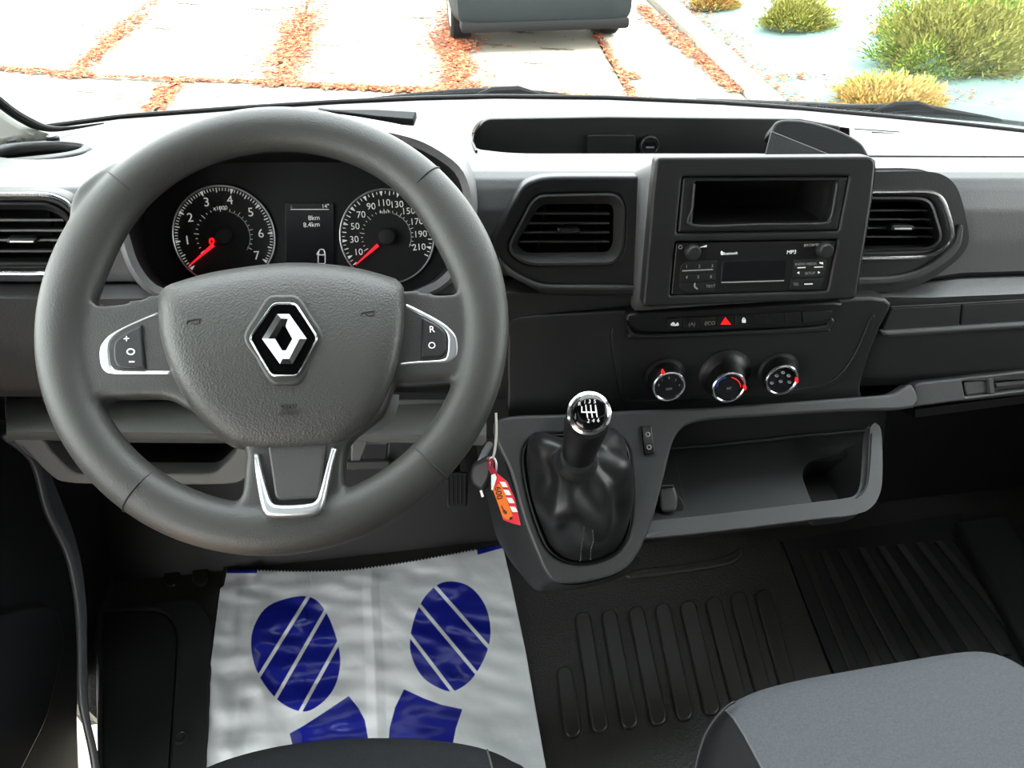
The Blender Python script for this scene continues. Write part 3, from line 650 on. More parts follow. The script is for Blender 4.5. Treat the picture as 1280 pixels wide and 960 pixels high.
vent('black air vent in a dark panel between steering wheel and radio', .742, 14, -4, cr([(812, 220), (800, 220), (725, 220), (690, 220.5), (672, 223), (656, 230), (645, 245), (631, 270), (615, 300), (614, 308), (620, 320), (630, 335), (650, 352), (673, 365), (695, 370), (790, 371), (812, 371), (816, 360), (816, 230)], 4), fC, oC, [(669, 762, 267), (661, 762, 279), (655, 762, 290.5), (650, 761, 302)], [(682, 257, 673, 314), (747, 257, 745, 314)], (697, 726, 285, 292.5), None, ridC)
PODR = cr([(1085, 219), (1120, 218.5), (1150, 218.5), (1172, 221), (1188, 231), (1197, 248), (1205, 280), (1207, 300), (1201, 315), (1184, 331), (1160, 347), (1135, 357), (1110, 361), (1060, 363), (1040, 363), (1036, 355), (1036, 226), (1040, 219)], 4)
fR = rp([(1074, 246, 2), (1154, 246, 14), (1166, 253, 10), (1180, 298, 12), (1166, 312, 10), (1060, 315, 2)], 8)
oR = rp([(1074, 252, 2), (1152, 252, 10), (1162, 260, 7), (1172.5, 296, 8), (1164, 305, 8), (1060, 309, 2)], 5)
chR = cr([(1070, 240), (1110, 240), (1150, 239.5), (1166, 241.5), (1177, 249), (1185, 268), (1190, 288), (1189, 299), (1178, 312), (1162, 319), (1140, 321.5), (1066, 322.5)], 5, False)
ridR = cr([(1058, 348), (1110, 346), (1135, 342), (1158, 333), (1180, 318), (1195, 303), (1201, 284), (1205, 284), (1202, 307), (1187, 326), (1162, 342), (1138, 351), (1110, 355), (1058, 357)], 4)
vent('chrome-ringed air vent between the radio bezel and the passenger side', .745, 14, -3, PODR, fR, oR, [(1066, 1160, 263), (1064, 1164, 274), (1062, 1167, 285), (1060, 1170, 296)], [(1146, 254, 1147, 305)], (1114, 1144, 281, 288.5), chR, ridR)
PODL = cr([(-120, 238), (-60, 238), (0, 240), (50, 240), (76, 245), (92, 258), (106, 285), (106, 312), (96, 335), (72, 345), (0, 346), (-120, 344)], 4)
fL = rp([(-110, 253, 4), (60, 253, 12), (84, 266, 10), (98, 294, 10), (84, 331, 10), (-110, 331, 4)], 8)
oL = rp([(-105, 262, 4), (60, 262, 10), (80, 272, 7), (90, 294, 8), (76, 326, 8), (-105, 326, 4)], 5)
chL = cr([(-100, 243), (0, 244), (52, 244), (72, 248), (86, 257), (99, 278), (102, 296), (96, 318), (80, 336), (52, 341), (0, 341), (-100, 341)], 5, False)
vent('chrome-ringed air vent between steering wheel and driver\'s door', .715, 12, 6, PODL, fL, oL, [(-104, 79, 275), (-104, 84, 288), (-104, 88, 300), (-104, 84, 314)], [(60, 264, 70, 325)], (8, 46, 297, 304.5), chL)
# ================================================================== RADIO BEZEL
bz = Plane(atY(945, 290, .664), 12, -5)
bez = empty('radio_bezel', bz.hit(945, 386, -.05), 'dark grey angular bezel framing the storage slot and radio', 'bezel')
BZ = rp([(820.5, 197, 7), (1090, 195.5, 7), (1095.5, 203, 5), (1090, 250, 0), (1070, 374, 5), (803, 384, 6), (816, 235, 0)], 5)
CUB = rp([(853, 221), (1062, 220), (1048.5, 289), (846, 292)], 3)
RAD = rp([(844, 302.5), (1047.5, 299.5), (1034.5, 364), (837.5, 370)], 3)
plate('bezel_face', bz, [BZ, CUB, RAD], .02, M_face, bez, .003)
BK = rp([(791, 212, 7), (820, 204, 0), (1085, 203, 7), (1092, 215, 5), (1068, 365, 5), (785, 392, 6)], 5)
n = 90
def alig(P, n): 
    Q = resample(P, n); i = min(range(n), key=lambda i: Q[i].x*1.0+Q[i].y); return Q[i:]+Q[:i]
bzb = Plane(atY(945, 290, .745), 12, -5)
loft('bezel_skirt', [[bz.hit(p.x, p.y, -.003) for p in alig(BZ, n)], [bzb.hit(p.x, p.y) for p in alig(BK, n)]], M_dash, bez, closed=True, sharp=50)
CO = rp([(869, 227, 4), (1046, 226.5, 4), (1039, 272, 7), (1031, 279, 5), (866, 281.5, 4)], 4)
cub = plate('slot_frame', bz, [inset(CUB, 1), CO], .016, M_pod, bez, .003, lift=-.001)
A = [bz.hit(p.x, p.y, -.008) for p in resample(CO, 60)]; B = [p-bz.n*.09 for p in A]
loft('slot_well', [A, B], M_void, bez, closed=True, cap1=True)
tube('slot_lip', [bz.hit(x, y, 0) for x, y in cr([(868, 230), (865.5, 260), (866, 281.5), (950, 280.5), (1028, 279.3), (1037, 274), (1041, 262), (1046, 230)], 4, False)], .0012, M_strip, bez)
# ---- radio
rad = empty('car_radio', bz.hit(940, 367, -.05), 'black car radio with two round knobs, keypads and small display', 'radio')
rb = plate('radio_body', bz, inset(RAD, 1.2), .06, M_black, rad, .0015, lift=-.002)
rp3 = Plane(bz.p-bz.n*.002, 12, -5)
def rtext(s, x, y, sz, par, m=M_dim, sx=1.0): return text('lettering', s, rp3, x, y, sz, m, par, lift=.0009, sx=sx, rot=1)
for kx, ky in ((865, 314), (1029, 311.5)):
    kb_ = lathe('knob', rp3.hit(kx, ky), rp3.n, [(0, .0085), (.002, .0088), (.008, .0078), (.0095, .0065), (.0098, .002)], M_switch, rad, 28)
dsp = plate('display', rp3, rp([(903, 327), (983, 325), (980, 351.5), (901, 354)], 1), .002, M_lcd, rad, .0003, lift=.0008)
plate('display_edge', rp3, [(902, 352.5), (980, 350.2), (980, 351.6), (902, 354)], .001, M_dim, dsp, .0001, lift=.0012)
for P in (rp([(851, 331, 5), (858, 327.5, 5), (897, 326, 1), (895, 341, 0), (850, 343, 0)], 1), rp([(849.5, 343.5, 0), (895, 341.5, 0), (894, 351, 0), (849, 353, 0)], 1), rp([(849, 354, 1), (894, 352, 1), (893, 363, 1), (862, 366, 6), (850, 362, 6)], 1),
          rp([(992, 325.5, 1), (1030, 324, 4), (1034, 328, 4), (1032, 335, 0), (991, 336.5, 0)], 1), rp([(991, 337, 0), (1032, 335.5, 0), (1030, 346.5, 0), (989.5, 348, 0)], 1), rp([(989, 349, 0), (1030, 347.3, 0), (1027, 357, 6), (1018, 361, 5), (987, 362, 1)], 1)):
    plate('keypad', rp3, P, .003, M_pod, rad, .0006, lift=.0010)
plate('key_gap', rp3, [(853, 338), (891, 336.3), (891, 337.6), (853, 339.4)], .001, M_dim, rad, .0001, lift=.0014)
plate('key_gap', rp3, [(997, 334.2), (1007, 333.8), (1007, 335.1), (997, 335.5)], .001, M_white, rad, .0001, lift=.0014)
plate('key_gap', rp3, [(1018, 333.4), (1029, 333), (1029, 334.3), (1018, 334.7)], .001, M_white, rad, .0001, lift=.0014)
for s, x, y, z in (('1', 858, 333, 4), ('2', 874, 332.5, 4), ('3', 890, 332, 4), ('4', 858, 346.5, 4), ('5', 872.5, 346, 4), ('6', 888.5, 345.5, 4), ('TEXT', 888, 357.5, 3.6), ('RADIO', 1000, 330, 3.2), ('MEDIA', 1014, 329.6, 3.2), ('SETUP', 1012, 341.3, 3.4), ('TEL', 994.5, 355, 3.4), ('BROWSE', 1014, 306.3, 3.6), ('Bluetooth', 912, 316.5, 3.6), ('MP3', 989, 315, 5)):
    rtext(s, x, y, z, rad, M_white if s in ('Bluetooth', 'MP3') else M_dim)
plate('bluetooth_symbol', rp3, ell(902.5, 316.5, 1.5, 2.6, 16), .001, M_white, rad, .0001, lift=.0008)
plate('power_symbol', rp3, [ell(850.7, 309, 2.6, 2.6, 20), ell(850.7, 309, 1.8, 1.8, 16)], .001, M_dim, rad, .0001, lift=.0008)
plate('volume_symbol', rp3, [(874, 309.5), (883.5, 306.3), (883.5, 309)], .001, M_white, rad, .0001, lift=.0008)
plate('phone_symbol', rp3, cr([(868, 354), (869.5, 354), (869.5, 358), (872.5, 360.5), (871.5, 362), (867.5, 359)], 3), .001, M_dim, rad, .0001, lift=.0016)
for x, d in ((997, -1), (1025, 1), (1027, 2)):
    y = 341.2-(x-997)*.02 if d != 2 else 329.3
    plate('track_symbol', rp3, [(x-2.4*d, y-1.7), (x+.6*d, y), (x-2.4*d, y+1.7)] if d != 2 else [(x-2.5, y-1.5), (x+2, y-1.5), (x+2, y+1.5), (x-2.5, y)], .001, M_white, rad, .0001, lift=.0016)
plate('usb_port', rp3, rp([(1005, 351), (1018, 350.5), (1017.5, 356), (1004.5, 356.6)], .6), .001, M_void, rad, .0001, lift=.0014)
plate('usb_tongue', rp3, [(1005.5, 354.6), (1016, 354.2), (1016, 355.6), (1005.5, 356)], .001, M_white, rad, .0001, lift=.0018)
# ================================================================== SWITCH STRIP AND CLIMATE PANEL
ctr = Plane(atY(907, 470, .692), 8, -3)
stack = plate('stack_panel', ctr, cr([(640, 400), (728, 392), (800, 388), (1000, 378), (1108, 374), (1100, 410), (1086, 446), (1076, 482), (1070, 505), (990, 514), (900, 520), (800, 528), (700, 532), (640, 530), (634, 480), (634, 430)], 4), .03, M_face, dash, .004)
plate('climate_surround', ctr, [cr([(764, 416), (770, 470), (776, 496), (790, 508), (880, 502), (1000, 492), (1050, 478), (1078, 440), (1094, 400), (1088, 398), (1072, 436), (1046, 472), (1000, 486), (880, 496), (796, 501), (784, 494), (777, 468), (771, 416)], 3)], .003, M_pod, stack, .0012, lift=.0016)
sw = empty('switch_strip', ctr.hit(910, 424), 'black row of dashboard switches with a red hazard symbol under the radio', 'switch panel')
plate('strip_body', ctr, cr([(783, 398), (800, 392), (900, 386), (1044, 378), (1043, 390), (1040, 398), (1031, 406), (1000, 409), (900, 413), (830, 416), (806, 416), (794, 412), (787, 406)], 4), .02, M_black, sw, .003, lift=.012)
plate('strip_lip', ctr, cr([(784, 404), (790, 412), (804, 418), (900, 415), (1020, 408.5), (1034, 404), (1040, 398), (1044, 402), (1038, 411), (1026, 416), (900, 421), (796, 424.5), (786, 418)], 4), .012, M_face, sw, .003, lift=.006)
spl = Plane(ctr.p+ctr.n*.012, 8, -3)
bxs = [833.6, 854, 876, 897, 919, 941, 961.6, 982, 1002, 1038]
for i, (a, b) in enumerate(zip(bxs, bxs[1:])):
    ya = 398.5-(a-833)*.052; yb = 398.5-(b-833)*.052; hh = 13
    P = [(a+.5, ya), (b-.5, yb), (b-1, yb+hh), (a, ya+hh)]
    if i == 8: P = rp([(1003, 389.5, 0), (1041.5, 388.5, 3), (1038, 398, 8), (1024, 402.5, 6), (1004, 403.5, 0)], 3)
    s_ = plate('blank_switch' if i in (5, 6, 7) else ('end_cap' if i == 8 else 'switch'), spl, rp(P, 1) if i != 8 else P, .006, M_pod if i == 8 else M_black, sw, .001, lift=.002)
    X, Y_ = (a+b)/2, ya-.5+hh*.55
    if i == 0: 
        plate('car_symbol', spl, cr([(X-5, Y_+2), (X-4, Y_-1), (X-1, Y_-2), (X+1, Y_+.5), (X+3.5, Y_-2), (X+4.5, Y_+2)], 3), .001, M_white, s_, .0001, lift=.003)
    if i == 1: text('lettering', '(A)', spl, X-1, Y_, 5, M_dim, s_, lift=.003); 
    if i == 2: text('lettering', 'ECO', spl, X, Y_, 5, M_dim, s_, lift=.003)
    if i == 3: plate('hazard_symbol', spl, [[(X-7, Y_+4), (X-1, Y_-5), (X+6, Y_+4)], [(X-3, Y_+2), (X-.8, Y_-1.6), (X+2.2, Y_+2)], [(X-1.6, Y_+1.4), (X-.7, Y_-.3), (X+.8, Y_+1.4)]], .001, M_red, s_, .0001, lift=.003)
    if i == 4:
        plate('lock_symbol', spl, rp([(X-2.4, Y_-1), (X+2.4, Y_-1), (X+2.4, Y_+3), (X-2.4, Y_+3)], .6), .001, M_white, s_, .0001, lift=.003)
        plate('lock_shackle', spl, [ell(X, Y_-1.2, 1.9, 2.2, 16), ell(X, Y_-1.2, 1.1, 1.4, 12)], .001, M_white, s_, .0001, lift=.003)
clim = empty('climate_control', ctr.hit(907, 505), 'three round chrome-ringed climate knobs below the switch strip', 'climate control')
for i, (bx, by, br_, cx_, cy_, cr_) in enumerate(((831, 471, 27, 836, 483, 21.5), (906, 466, 34, 911, 484, 22), (972.5, 464, 27, 977, 475, 21.5))):
    sc = ctr.scale(bx, by); b0 = ctr.hit(bx, by); L_ = .030 if i == 1 else .023; c1 = ctr.hit(cx_, cy_, L_); ax = (c1-b0)
    def rg(t, r_): return ring3(b0+ax*t, ctr.n, r_, 40)
    r0_, r1_ = br_*sc*.92, cr_*sc*.96
    kn = loft('knob', [rg(-.1, r0_*1.06), rg(.06, r0_*1.06), rg(.10, r0_*.97), rg(.14, r0_*.9), rg(.35, r1_*1.08), rg(.9, r1_*1.02), rg(.97, r1_*.97)], M_black, clim, closed=True, cap1=True)
    fr_ = ring3(c1, ctr.n, r1_*.93, 48)
    tube('chrome_ring', fr_, .0021, M_chrome, kn, closed=True)
    lathe('knob_face', c1-ctr.n*.001, ctr.n, [(0, r1_*.95), (.0014, r1_*.92), (.0018, r1_*.6)], M_gloss, kn, 40)
    kp = Plane(c1+ctr.n*.0015, 8, -3); q = [(827, 466), (932, 484), (996, 476)][i]
    d = [(-7, -17), (20.5, 1), (19.5, 1)][i]
    plate('pointer', kp, ell(cx_+d[0], cy_+d[1], 1.8, 3.2, 12), .004, M_red, kn, .0004, lift=.002)
    sy = [('OFF', (0, 3), 0)] if i == 0 else ([('AC', (0, 1), 0)] if i == 1 else [])
    for s, (dx, dy), _ in sy: text('lettering', s, kp, cx_+dx, cy_+dy, 3.4, M_dim, kn, lift=.001)
    if i == 0:
        for k in range(5):
            a = math.radians(170-40*k); text('lettering', str(k), kp, cx_+13*math.cos(a), cy_-11*math.sin(a), 3, M_dim, kn, lift=.001)
    if i == 1:
        for nm, m_, a0, a1 in (('warm_arc', M_red, 0, 75), ('cool_arc', mat('blue_print', (40, 80, 200), .5, emit=.2), 105, 180)):
            tube(nm, [kp.hit(cx_+15*math.cos(math.radians(a0+(a1-a0)*k/10)), cy_-12.5*math.sin(math.radians(a0+(a1-a0)*k/10)), .0005) for k in range(11)], .0004, m_, kn)
    if i == 2:
        for dx, dy in ((-12, 4), (-6, -5), (2, -9), (9, -5), (10, 3), (-1, 2)):
            plate('airflow_symbol', kp, [ell(cx_+dx, cy_+dy, 2.3, 1.7, 12), ell(cx_+dx+.5, cy_+dy-.4, 1.3, .8, 10)], .001, M_dim, kn, .0001, lift=.0008)
# ================================================================== PASSENGER SIDE PANELS
pp = Plane(atY(1190, 395, .700), 10, -2)
slot = plate('slot_ledge', pp, rp([(1101, 415, 4), (1282, 403, 0), (1500, 388, 0), (1500, 397, 0), (1282, 411.5, 0), (1116, 422, 5), (1106, 421, 4)], 4), .012, M_strip, dash, .004, lift=.006)
for P in ([(1115, 385.5), (1201.5, 381), (1199, 408), (1104.5, 413.5)], [(1204, 381), (1500, 364), (1500, 390), (1201.5, 408)]):
    plate('slot_panel', pp, rp(P, 1.5), .008, M_dash2, dash, .001, lift=.001)
tube('slot_shadow_gap', [pp.hit(x, y, .0) for x, y in ((1113, 384), (1203, 379.5), (1500, 362.5))], .0014, M_rubber, dash)
gl = empty('glovebox', atY(1250, 520, .75), 'grey glovebox lid with recessed handle low on the passenger side', 'glovebox')
gp_ = Plane(atY(1210, 490, .666), 30, -2)
plate('handle_band', gp_, [rp([(1142, 482, 5), (1152, 478, 4), (1300, 461, 0), (1500, 440, 0), (1500, 470, 0), (1300, 489, 0), (1144, 509, 2)], 4), rp([(1203, 476.5), (1500, 449), (1500, 460), (1400, 472), (1207, 496)], 2)], .02, M_strip, gl, .003)
plate('handle_recess', gp_, rp([(1200, 470), (1500, 440), (1500, 468), (1204, 502)], 2), .01, M_black, gl, .001, lift=-.016)
plate('latch', gp_, rp([(1205, 477.5), (1233, 475), (1236, 491), (1208, 494.5)], 2), .012, M_strip, gl, .002, lift=-.004)
plate('latch_stop', gp_, rp([(1236, 473.5), (1242, 473), (1244, 491), (1238, 492)], 1), .014, M_strip, gl, .001, lift=.001)
plate('handle_bar', gp_, rp([(1243, 478.5), (1500, 453), (1500, 458), (1245, 485)], 1), .01, M_strip, gl, .002, lift=-.006)
glp = Plane(atY(1230, 530, .70), -25, 0)
loft('lid', [[atY(x, 512-(x-1144)*.13, .67) for x in range(1144, 1560, 26)], [atY(x, 522-(x-1144)*.13, .68) for x in range(1144, 1560, 26)], [atY(x, 522-(x-1144)*.13, .68)+Vector((0, .12, -.05)) for x in range(1144, 1560, 26)], [atY(x, 522-(x-1144)*.13, .68)+Vector((0, .45, -.05)) for x in range(1144, 1560, 26)]], M_dark, gl, sharp=30)
# ================================================================== CONSOLE, GEAR LEVER, TRAY
cs = Plane(atY(720, 545, .652), 42, 0)
con = empty('gear_console', cs.hit(725, 738, -.08), 'grey centre console surround sloping down around the gear lever gaiter', 'console')
GA = rp([(663, 543, 14), (772, 541, 16), (787, 560, 12), (791, 612, 0), (790, 662, 22), (776, 692, 18), (745, 706, 20), (710, 706, 16), (684, 690, 16), (668, 652, 20), (656, 608, 20), (651, 566, 16)], 10)
SUR = [(622, 556), (618, 530), (640, 520), (700, 518), (790, 513), (878, 510), (960, 504), (1060, 497), (1112, 492.5), (1126, 487), (1140.5, 480.5), (1143.5, 509.5), (1060, 514), (960, 520), (897, 524), (866, 529), (851, 538), (841, 555), (832, 590), (819, 641), (806, 676), (797, 694), (784, 710), (760, 722), (722, 730), (694, 728), (682, 716), (672, 694), (654, 648), (638, 590)]
plate('console_top', cs, [cr(SUR, 3), GA], .022, M_strip, con, .004)
# skirt below the surround
sil = [(606, 548), (612, 580), (634, 678), (650, 712), (666, 735), (684, 739), (722, 736), (760, 728), (786, 716), (800, 700)]
top = [(620, 545), (630, 575), (654, 648), (668, 686), (682, 716), (696, 728), (722, 731), (758, 723), (782, 711), (797, 695)]
A = [cs.hit(x, y, -.006) for x, y in cr(top, 4, False)]; B = [cs.hit(x, y, -.05) for x, y in cr(sil, 4, False)]; C2 = [p+Vector((0, .16, -.16)) for p in B]
loft('console_skirt', [A, B, C2], M_dash2, con, sharp=50)
# gaiter frame and rocker
K = 72
ga = resample(GA, K); g2 = resample(inset(GA, 5), K)
loft('gaiter_frame', [[cs.hit(p.x, p.y, .001) for p in ga], [cs.hit(p.x, p.y, .003) for p in resample(inset(GA, 2), K)], [cs.hit(p.x, p.y, -.002) for p in g2], [cs.hit(p.x, p.y, -.02) for p in resample(inset(GA, 7), K)]], M_black, con, closed=True, sharp=60)
rk = empty('rocker_switch', cs.hit(811, 570), 'small black two-way rocker switch on the console beside the gear lever', 'switch')
rkb = plate('rocker_body', cs, rp([(802, 533), (814.5, 532), (819, 567), (806, 569)], 1), .006, M_gloss, rk, .001, lift=.004)
for y in (543, 559): plate('rocker_symbol', cs, [ell(810+(y-543)*.1, y, 3.2, 3.2, 14), ell(810+(y-543)*.1, y, 1.9, 1.9, 12)], .001, M_dim, rkb, .0001, lift=.0048)
gear = empty('gear_lever', cs.hit(722, 640, -.01), 'gear lever with chrome-ringed knob and black leather gaiter', 'gear lever')
c1 = atD(721, 577, .80); nk = (CAM+Vector((0, -.0, .12))-atD(736, 518, .735)).normalized()
head = atD(736.5, 516, .735); axl = (head-c1)
n_c = (nk*.7+axl.normalized()*.5).normalized()
# leather gaiter with folds
ringb = [cs.hit(p.x, p.y, -.004) for p in resample(inset(GA, 5), K)]
ctr0 = sum(ringb, Vector())/K
ringt = ring3(c1, n_c, .0215, K)
def ali(Rt, Rb):
    best = min(range(K), key=lambda s: sum((Rt[(i+s) % K]-Rb[i]).length for i in range(0, K, 6))); a = [Rt[(i+best) % K] for i in range(K)]
    Rr = Rt[::-1]; best2 = min(range(K), key=lambda s: sum((Rr[(i+s) % K]-Rb[i]).length for i in range(0, K, 6))); b = [Rr[(i+best2) % K] for i in range(K)]
    return a if sum((a[i]-Rb[i]).length for i in range(K)) < sum((b[i]-Rb[i]).length for i in range(K)) else b
ringt = ali(ringt, ringb); rows = []
for k in range(26):
    t = k/25; row = []
    bul = t**.62
    for i in range(K):
        a = 2*math.pi*i/K; p = ringb[i].lerp(ringt[i], t); cen = ctr0.lerp(c1, t); out = (p-cen)
        f = 1+.16*math.sin(math.pi*t)*(1-.3*t); h = noise.noise(Vector((math.cos(a)*1.6, math.sin(a)*1.6, t*2.2+4)))
        fold = .20*h*math.sin(math.pi*min(1, t*1.05))+.10*math.sin(a*5+t*5)*math.sin(math.pi*t)
        q = cen+out*(f+fold)+cs.n*(.032*math.sin(math.pi*t)*(1+.5*h)); row.append(q)
    rows.append(row)
loft('gaiter', rows, M_leather, gear, closed=True, sharp=70)
# stitched seam down the front of the gaiter
ib = min(range(K), key=lambda i: (rows[0][i]-cs.hit(733, 700)).length)
for off in (-1, 1):
    for k in range(0, 22):
        a = rows[k][(ib+off) % K]; b = rows[k+1][(ib+off) % K]; m0 = a.lerp(b, .15)+cs.n*.0012; m1 = a.lerp(b, .75)+cs.n*.0012
        if k < 14: tube('stitch', [m0, m1], .0006, M_thread, gear, res=2)
lathe('collar', c1-n_c*.004, n_c, [(0, .022), (.004, .0235), (.012, .0225), (.018, .020), (.022, .0185)], M_switch, gear, 36)
sh = []
for t, r_ in ((.12, .0185), (.35, .0190), (.55, .0212), (.75, .0230), (.92, .0230)):
    sh.append(ring3(c1.lerp(head, t), (n_c*(1-t)+nk*t), r_, 36))
loft('knob_body', sh, M_black, gear, closed=True, cap0=True, cap1=True)
u0 = head-nk*.006
lathe('knob_ring', u0-nk*.004, nk, [(0, .0228), (.004, .0232), (.007, .0226), (.0085, .0202), (.0105, .0196), (.0125, .0196), (.0132, .0188), (.0130, .0178)], M_chrome, gear, 48)
cap = lathe('knob_cap', u0, nk, [(0, .0180), (.0095, .0180), (.0112, .016), (.0122, .010), (.0126, .003)], M_gloss, gear, 48)
gpn = plane_n(u0+nk*.0128, nk)
kx, ky = 737, 515
plate('gear_pattern', gpn, [(726.5, 508), (728, 508), (728, 514.3), (732.3, 514.3), (731.5, 506), (733, 506), (733.8, 514.3), (738.2, 514.3), (737.5, 506), (739, 506), (739.8, 514.3), (744.2, 514.3), (743.6, 506), (745, 506), (747.3, 521.5), (745.7, 521.5), (744.8, 516), (740.5, 516), (741.3, 522), (739.7, 522), (738.8, 516), (734.5, 516), (735.3, 522.3), (733.7, 522.3), (732.8, 516), (726.5, 516)], .0006, M_white, cap, .0001, lift=.0003)
for s, x, y in (('2', 735.5, 526.3), ('4', 741.7, 526), ('6', 748, 525.5), ('R', 724.5, 505), ('1', 731, 502.5), ('3', 737, 502), ('5', 743.5, 502)): text('numeral', s, gpn, x, y, 5, M_white, cap, lift=.0003)
# ---- tray
ZT = .452
tp = plane_n((0, 0, ZT), (0, -.06, 1))
tray = empty('storage_tray', tp.hit(950, 640, -.04), 'open grey storage tray with rounded lip below the centre console strip', 'tray')
CUPT = cr([(1092, 568), (1040, 572), (1018, 574.5), (1007, 582), (1003.5, 594), (1008, 610), (1019, 632), (1034, 634), (1075, 626), (1092, 600)], 4)
plate('tray_floor', tp, [rp([(820, 660, 0), (843, 556, 0), (1100, 532, 0), (1096, 612, 20), (1075, 630, 16)], 4), CUPT], .006, M_dash2, tray, .001)
A = [tp.hit(p[0], p[1], -.002) for p in CUPT]; loft('cup_well', [A, [p-Vector((0, 0, .035)) for p in A]], M_dark, tray, closed=True, cap1=True)
lpz = Plane(tp.hit(950, 645, .012), 58, 0)
plate('tray_lip', lpz, cr([(800, 658), (812, 655.5), (900, 646), (1015, 632), (1055, 627), (1074, 622), (1084, 612), (1088, 590), (1091, 539), (1098, 539), (1099.5, 590), (1096, 616), (1084, 633), (1062, 640), (1015, 645), (900, 659), (806, 668.5), (798, 669)], 4), .016, M_strip, tray, .004)
plate('socket_panel', tp, rp([(800, 658), (840, 555), (842, 561), (861, 648)], 1), .004, M_dash2, tray, .001, lift=.004)
A = [lpz.hit(x, y, -.006) for x, y in cr([(1098, 541), (1097, 600), (1092, 624), (1078, 636), (1015, 643), (900, 657), (800, 668)], 4, False)]
B = [p+Vector((-.02, .025, -.05)) for p in A]; C2 = [p+Vector((-.05, .2, -.075)) for p in A]
loft('tray_underside', [A, B, C2], M_dark, tray, sharp=60)
# inner walls
W = [lpz.hit(x, y, .002) for x, y in cr([(1090, 541), (1087, 590), (1082, 612), (1070, 622)], 4, False)]
loft('tray_side', [W, [p-Vector((-.002, -.01, .05)) for p in W]], M_dark, tray)
bw_ = Plane(tp.hit(960, 552, 0), 5, 0)
plate('tray_back', bw_, rp([(830, 575), (846, 515), (1110, 495), (1104, 560)], 2), .01, M_dark, tray, .001)
tube('tray_rail', [bw_.hit(x, y, .004) for x, y in ((838, 561), (900, 556), (1000, 545), (1095, 537))], .002, M_dash2, tray)
ps = empty('power_socket', tp.hit(836, 642), 'small grey flip cover of a socket at the corner of the storage tray', 'socket')
psp = Plane(tp.hit(836, 640, .002), 42, -3)
lathe('socket_base', psp.hit(838, 632, -.008), psp.n, [(0, .016), (.008, .016), (.01, .014)], M_black, ps, 28)
cov = plate('socket_cover', psp, cr([(823, 608), (830, 606), (841, 607), (845, 612), (848, 624), (845, 638), (834, 640.5), (827, 638), (824, 622)], 4), .012, M_strip, ps, .004, lift=.012)
plate('cover_lip', psp, rp([(824, 606), (842, 605), (843, 609.5), (825, 611)], 1), .008, M_black, cov, .002, lift=.016)
# ================================================================== KNEE PANEL AND COLUMN
M_knee_lit = mat('knee_plastic_lit', (98, 99, 96), .55, bump=GR, var=.05)  # lightened colour stands in for daylight from the ajar driver's door
knee = empty('knee_panel', atY(170, 600, .72), 'grey lower dash panel with an open cubby below the steering wheel', 'panel')
def krow(f, Y, x0=8, x1=620): return [atY(x, f(x), Y(x) if callable(Y) else Y) for x in range(x0, x1, 12)]
rows = [krow(lambda x: 499+x*.004, .735), krow(lambda x: 502+x*.004, .715), krow(lambda x: 534+x*.008, .672), krow(lambda x: 539+x*.008, .667), krow(lambda x: 545+x*.008, .672), krow(lambda x: 549+x*.008, .70), krow(lambda x: 552+x*.008, .74)]
loft('knee_top', rows, M_knee_lit, knee, sharp=50, solid=.003)
kpn = Plane(atY(170, 580, .70), 12)
KO = cr([(14, 540), (34, 565), (62, 594), (84, 604), (140, 606), (280, 606), (310, 596), (334, 580), (348, 548), (250, 542), (100, 540)], 4)
KI = rp([(52, 547, 8), (66, 566, 6), (92, 592, 10), (268, 593, 10), (292, 570, 8), (302, 547, 8)], 8)
plate('cubby_frame', kpn, [KO, KI], .03, M_knee_lit, knee, .003, lift=.004)
A = [kpn.hit(p[0], p[1], -.01) for p in resample(KI, 50)]; loft('cubby_well', [A, [p-kpn.n*.12 for p in A]], M_void, knee, closed=True, cap1=True)
plate('side_bracket', Plane(atY(30, 560, .72), 10, 30), cr([(8, 500), (10, 535), (24, 560), (40, 573), (56, 580), (40, 556), (22, 535), (14, 510)], 4), .02, M_body, knee, .003)
# panels right of the column
kr_ = Plane(atY(500, 545, .70), 16, 6)
plate('column_side_panel', kr_, rp([(452, 500, 4), (560, 498, 4), (556, 520, 2), (466, 538, 4), (446, 588, 2), (438, 588, 2), (440, 520, 4)], 4), .02, M_dash, knee, .002)
plate('lower_bracket', kr_, rp([(434, 578), (486, 577), (486, 586), (434, 587)], 1), .01, M_strip, knee, .001, lift=.004)
plate('fuse_cover', kr_, rp([(486, 548), (540, 544), (560, 560), (560, 590), (482, 588)], 3), .02, M_dash2, knee, .002, lift=-.01)
col = empty('steering_column', (-.125, .62, .74), 'grey steering column shroud with stalks behind the steering wheel', 'steering column')
WC = Vector((-.1203, .5230, .8755)); el = math.radians(47.5); WN = Vector((0, -math.cos(el), math.sin(el)))
wp = plane_n(WC, WN)
rows = []
for t, rx, ry in ((-.05, .062, .05), (-.075, .078, .062), (-.11, .085, .066), (-.17, .085, .066), (-.2, .08, .06)):
    cc = WC+WN*t-wp.v*.018; row = []
    for i in range(40):
        a = 2*math.pi*i/40; ca, sa = math.cos(a), math.sin(a); e_ = .5
        row.append(cc+wp.u*(rx*math.copysign(abs(ca)**e_, ca))+wp.v*(ry*math.copysign(abs(sa)**e_, sa)))
    rows.append(row)
loft('shroud', rows, M_dash, col, closed=True, cap0=True, cap1=True, sharp=60)
for P in ([(430, 478), (510, 484), (575, 479), (590, 481)], [(200, 470), (150, 468), (112, 385), (105, 380)]):
    q = [wp.hit(x, y, -.075) for x, y in cr(P, 4, False)]
    st = tube('stalk', q, .008, M_black, col, radii=[.8+.5*i/(len(q)-1) for i in range(len(q))])
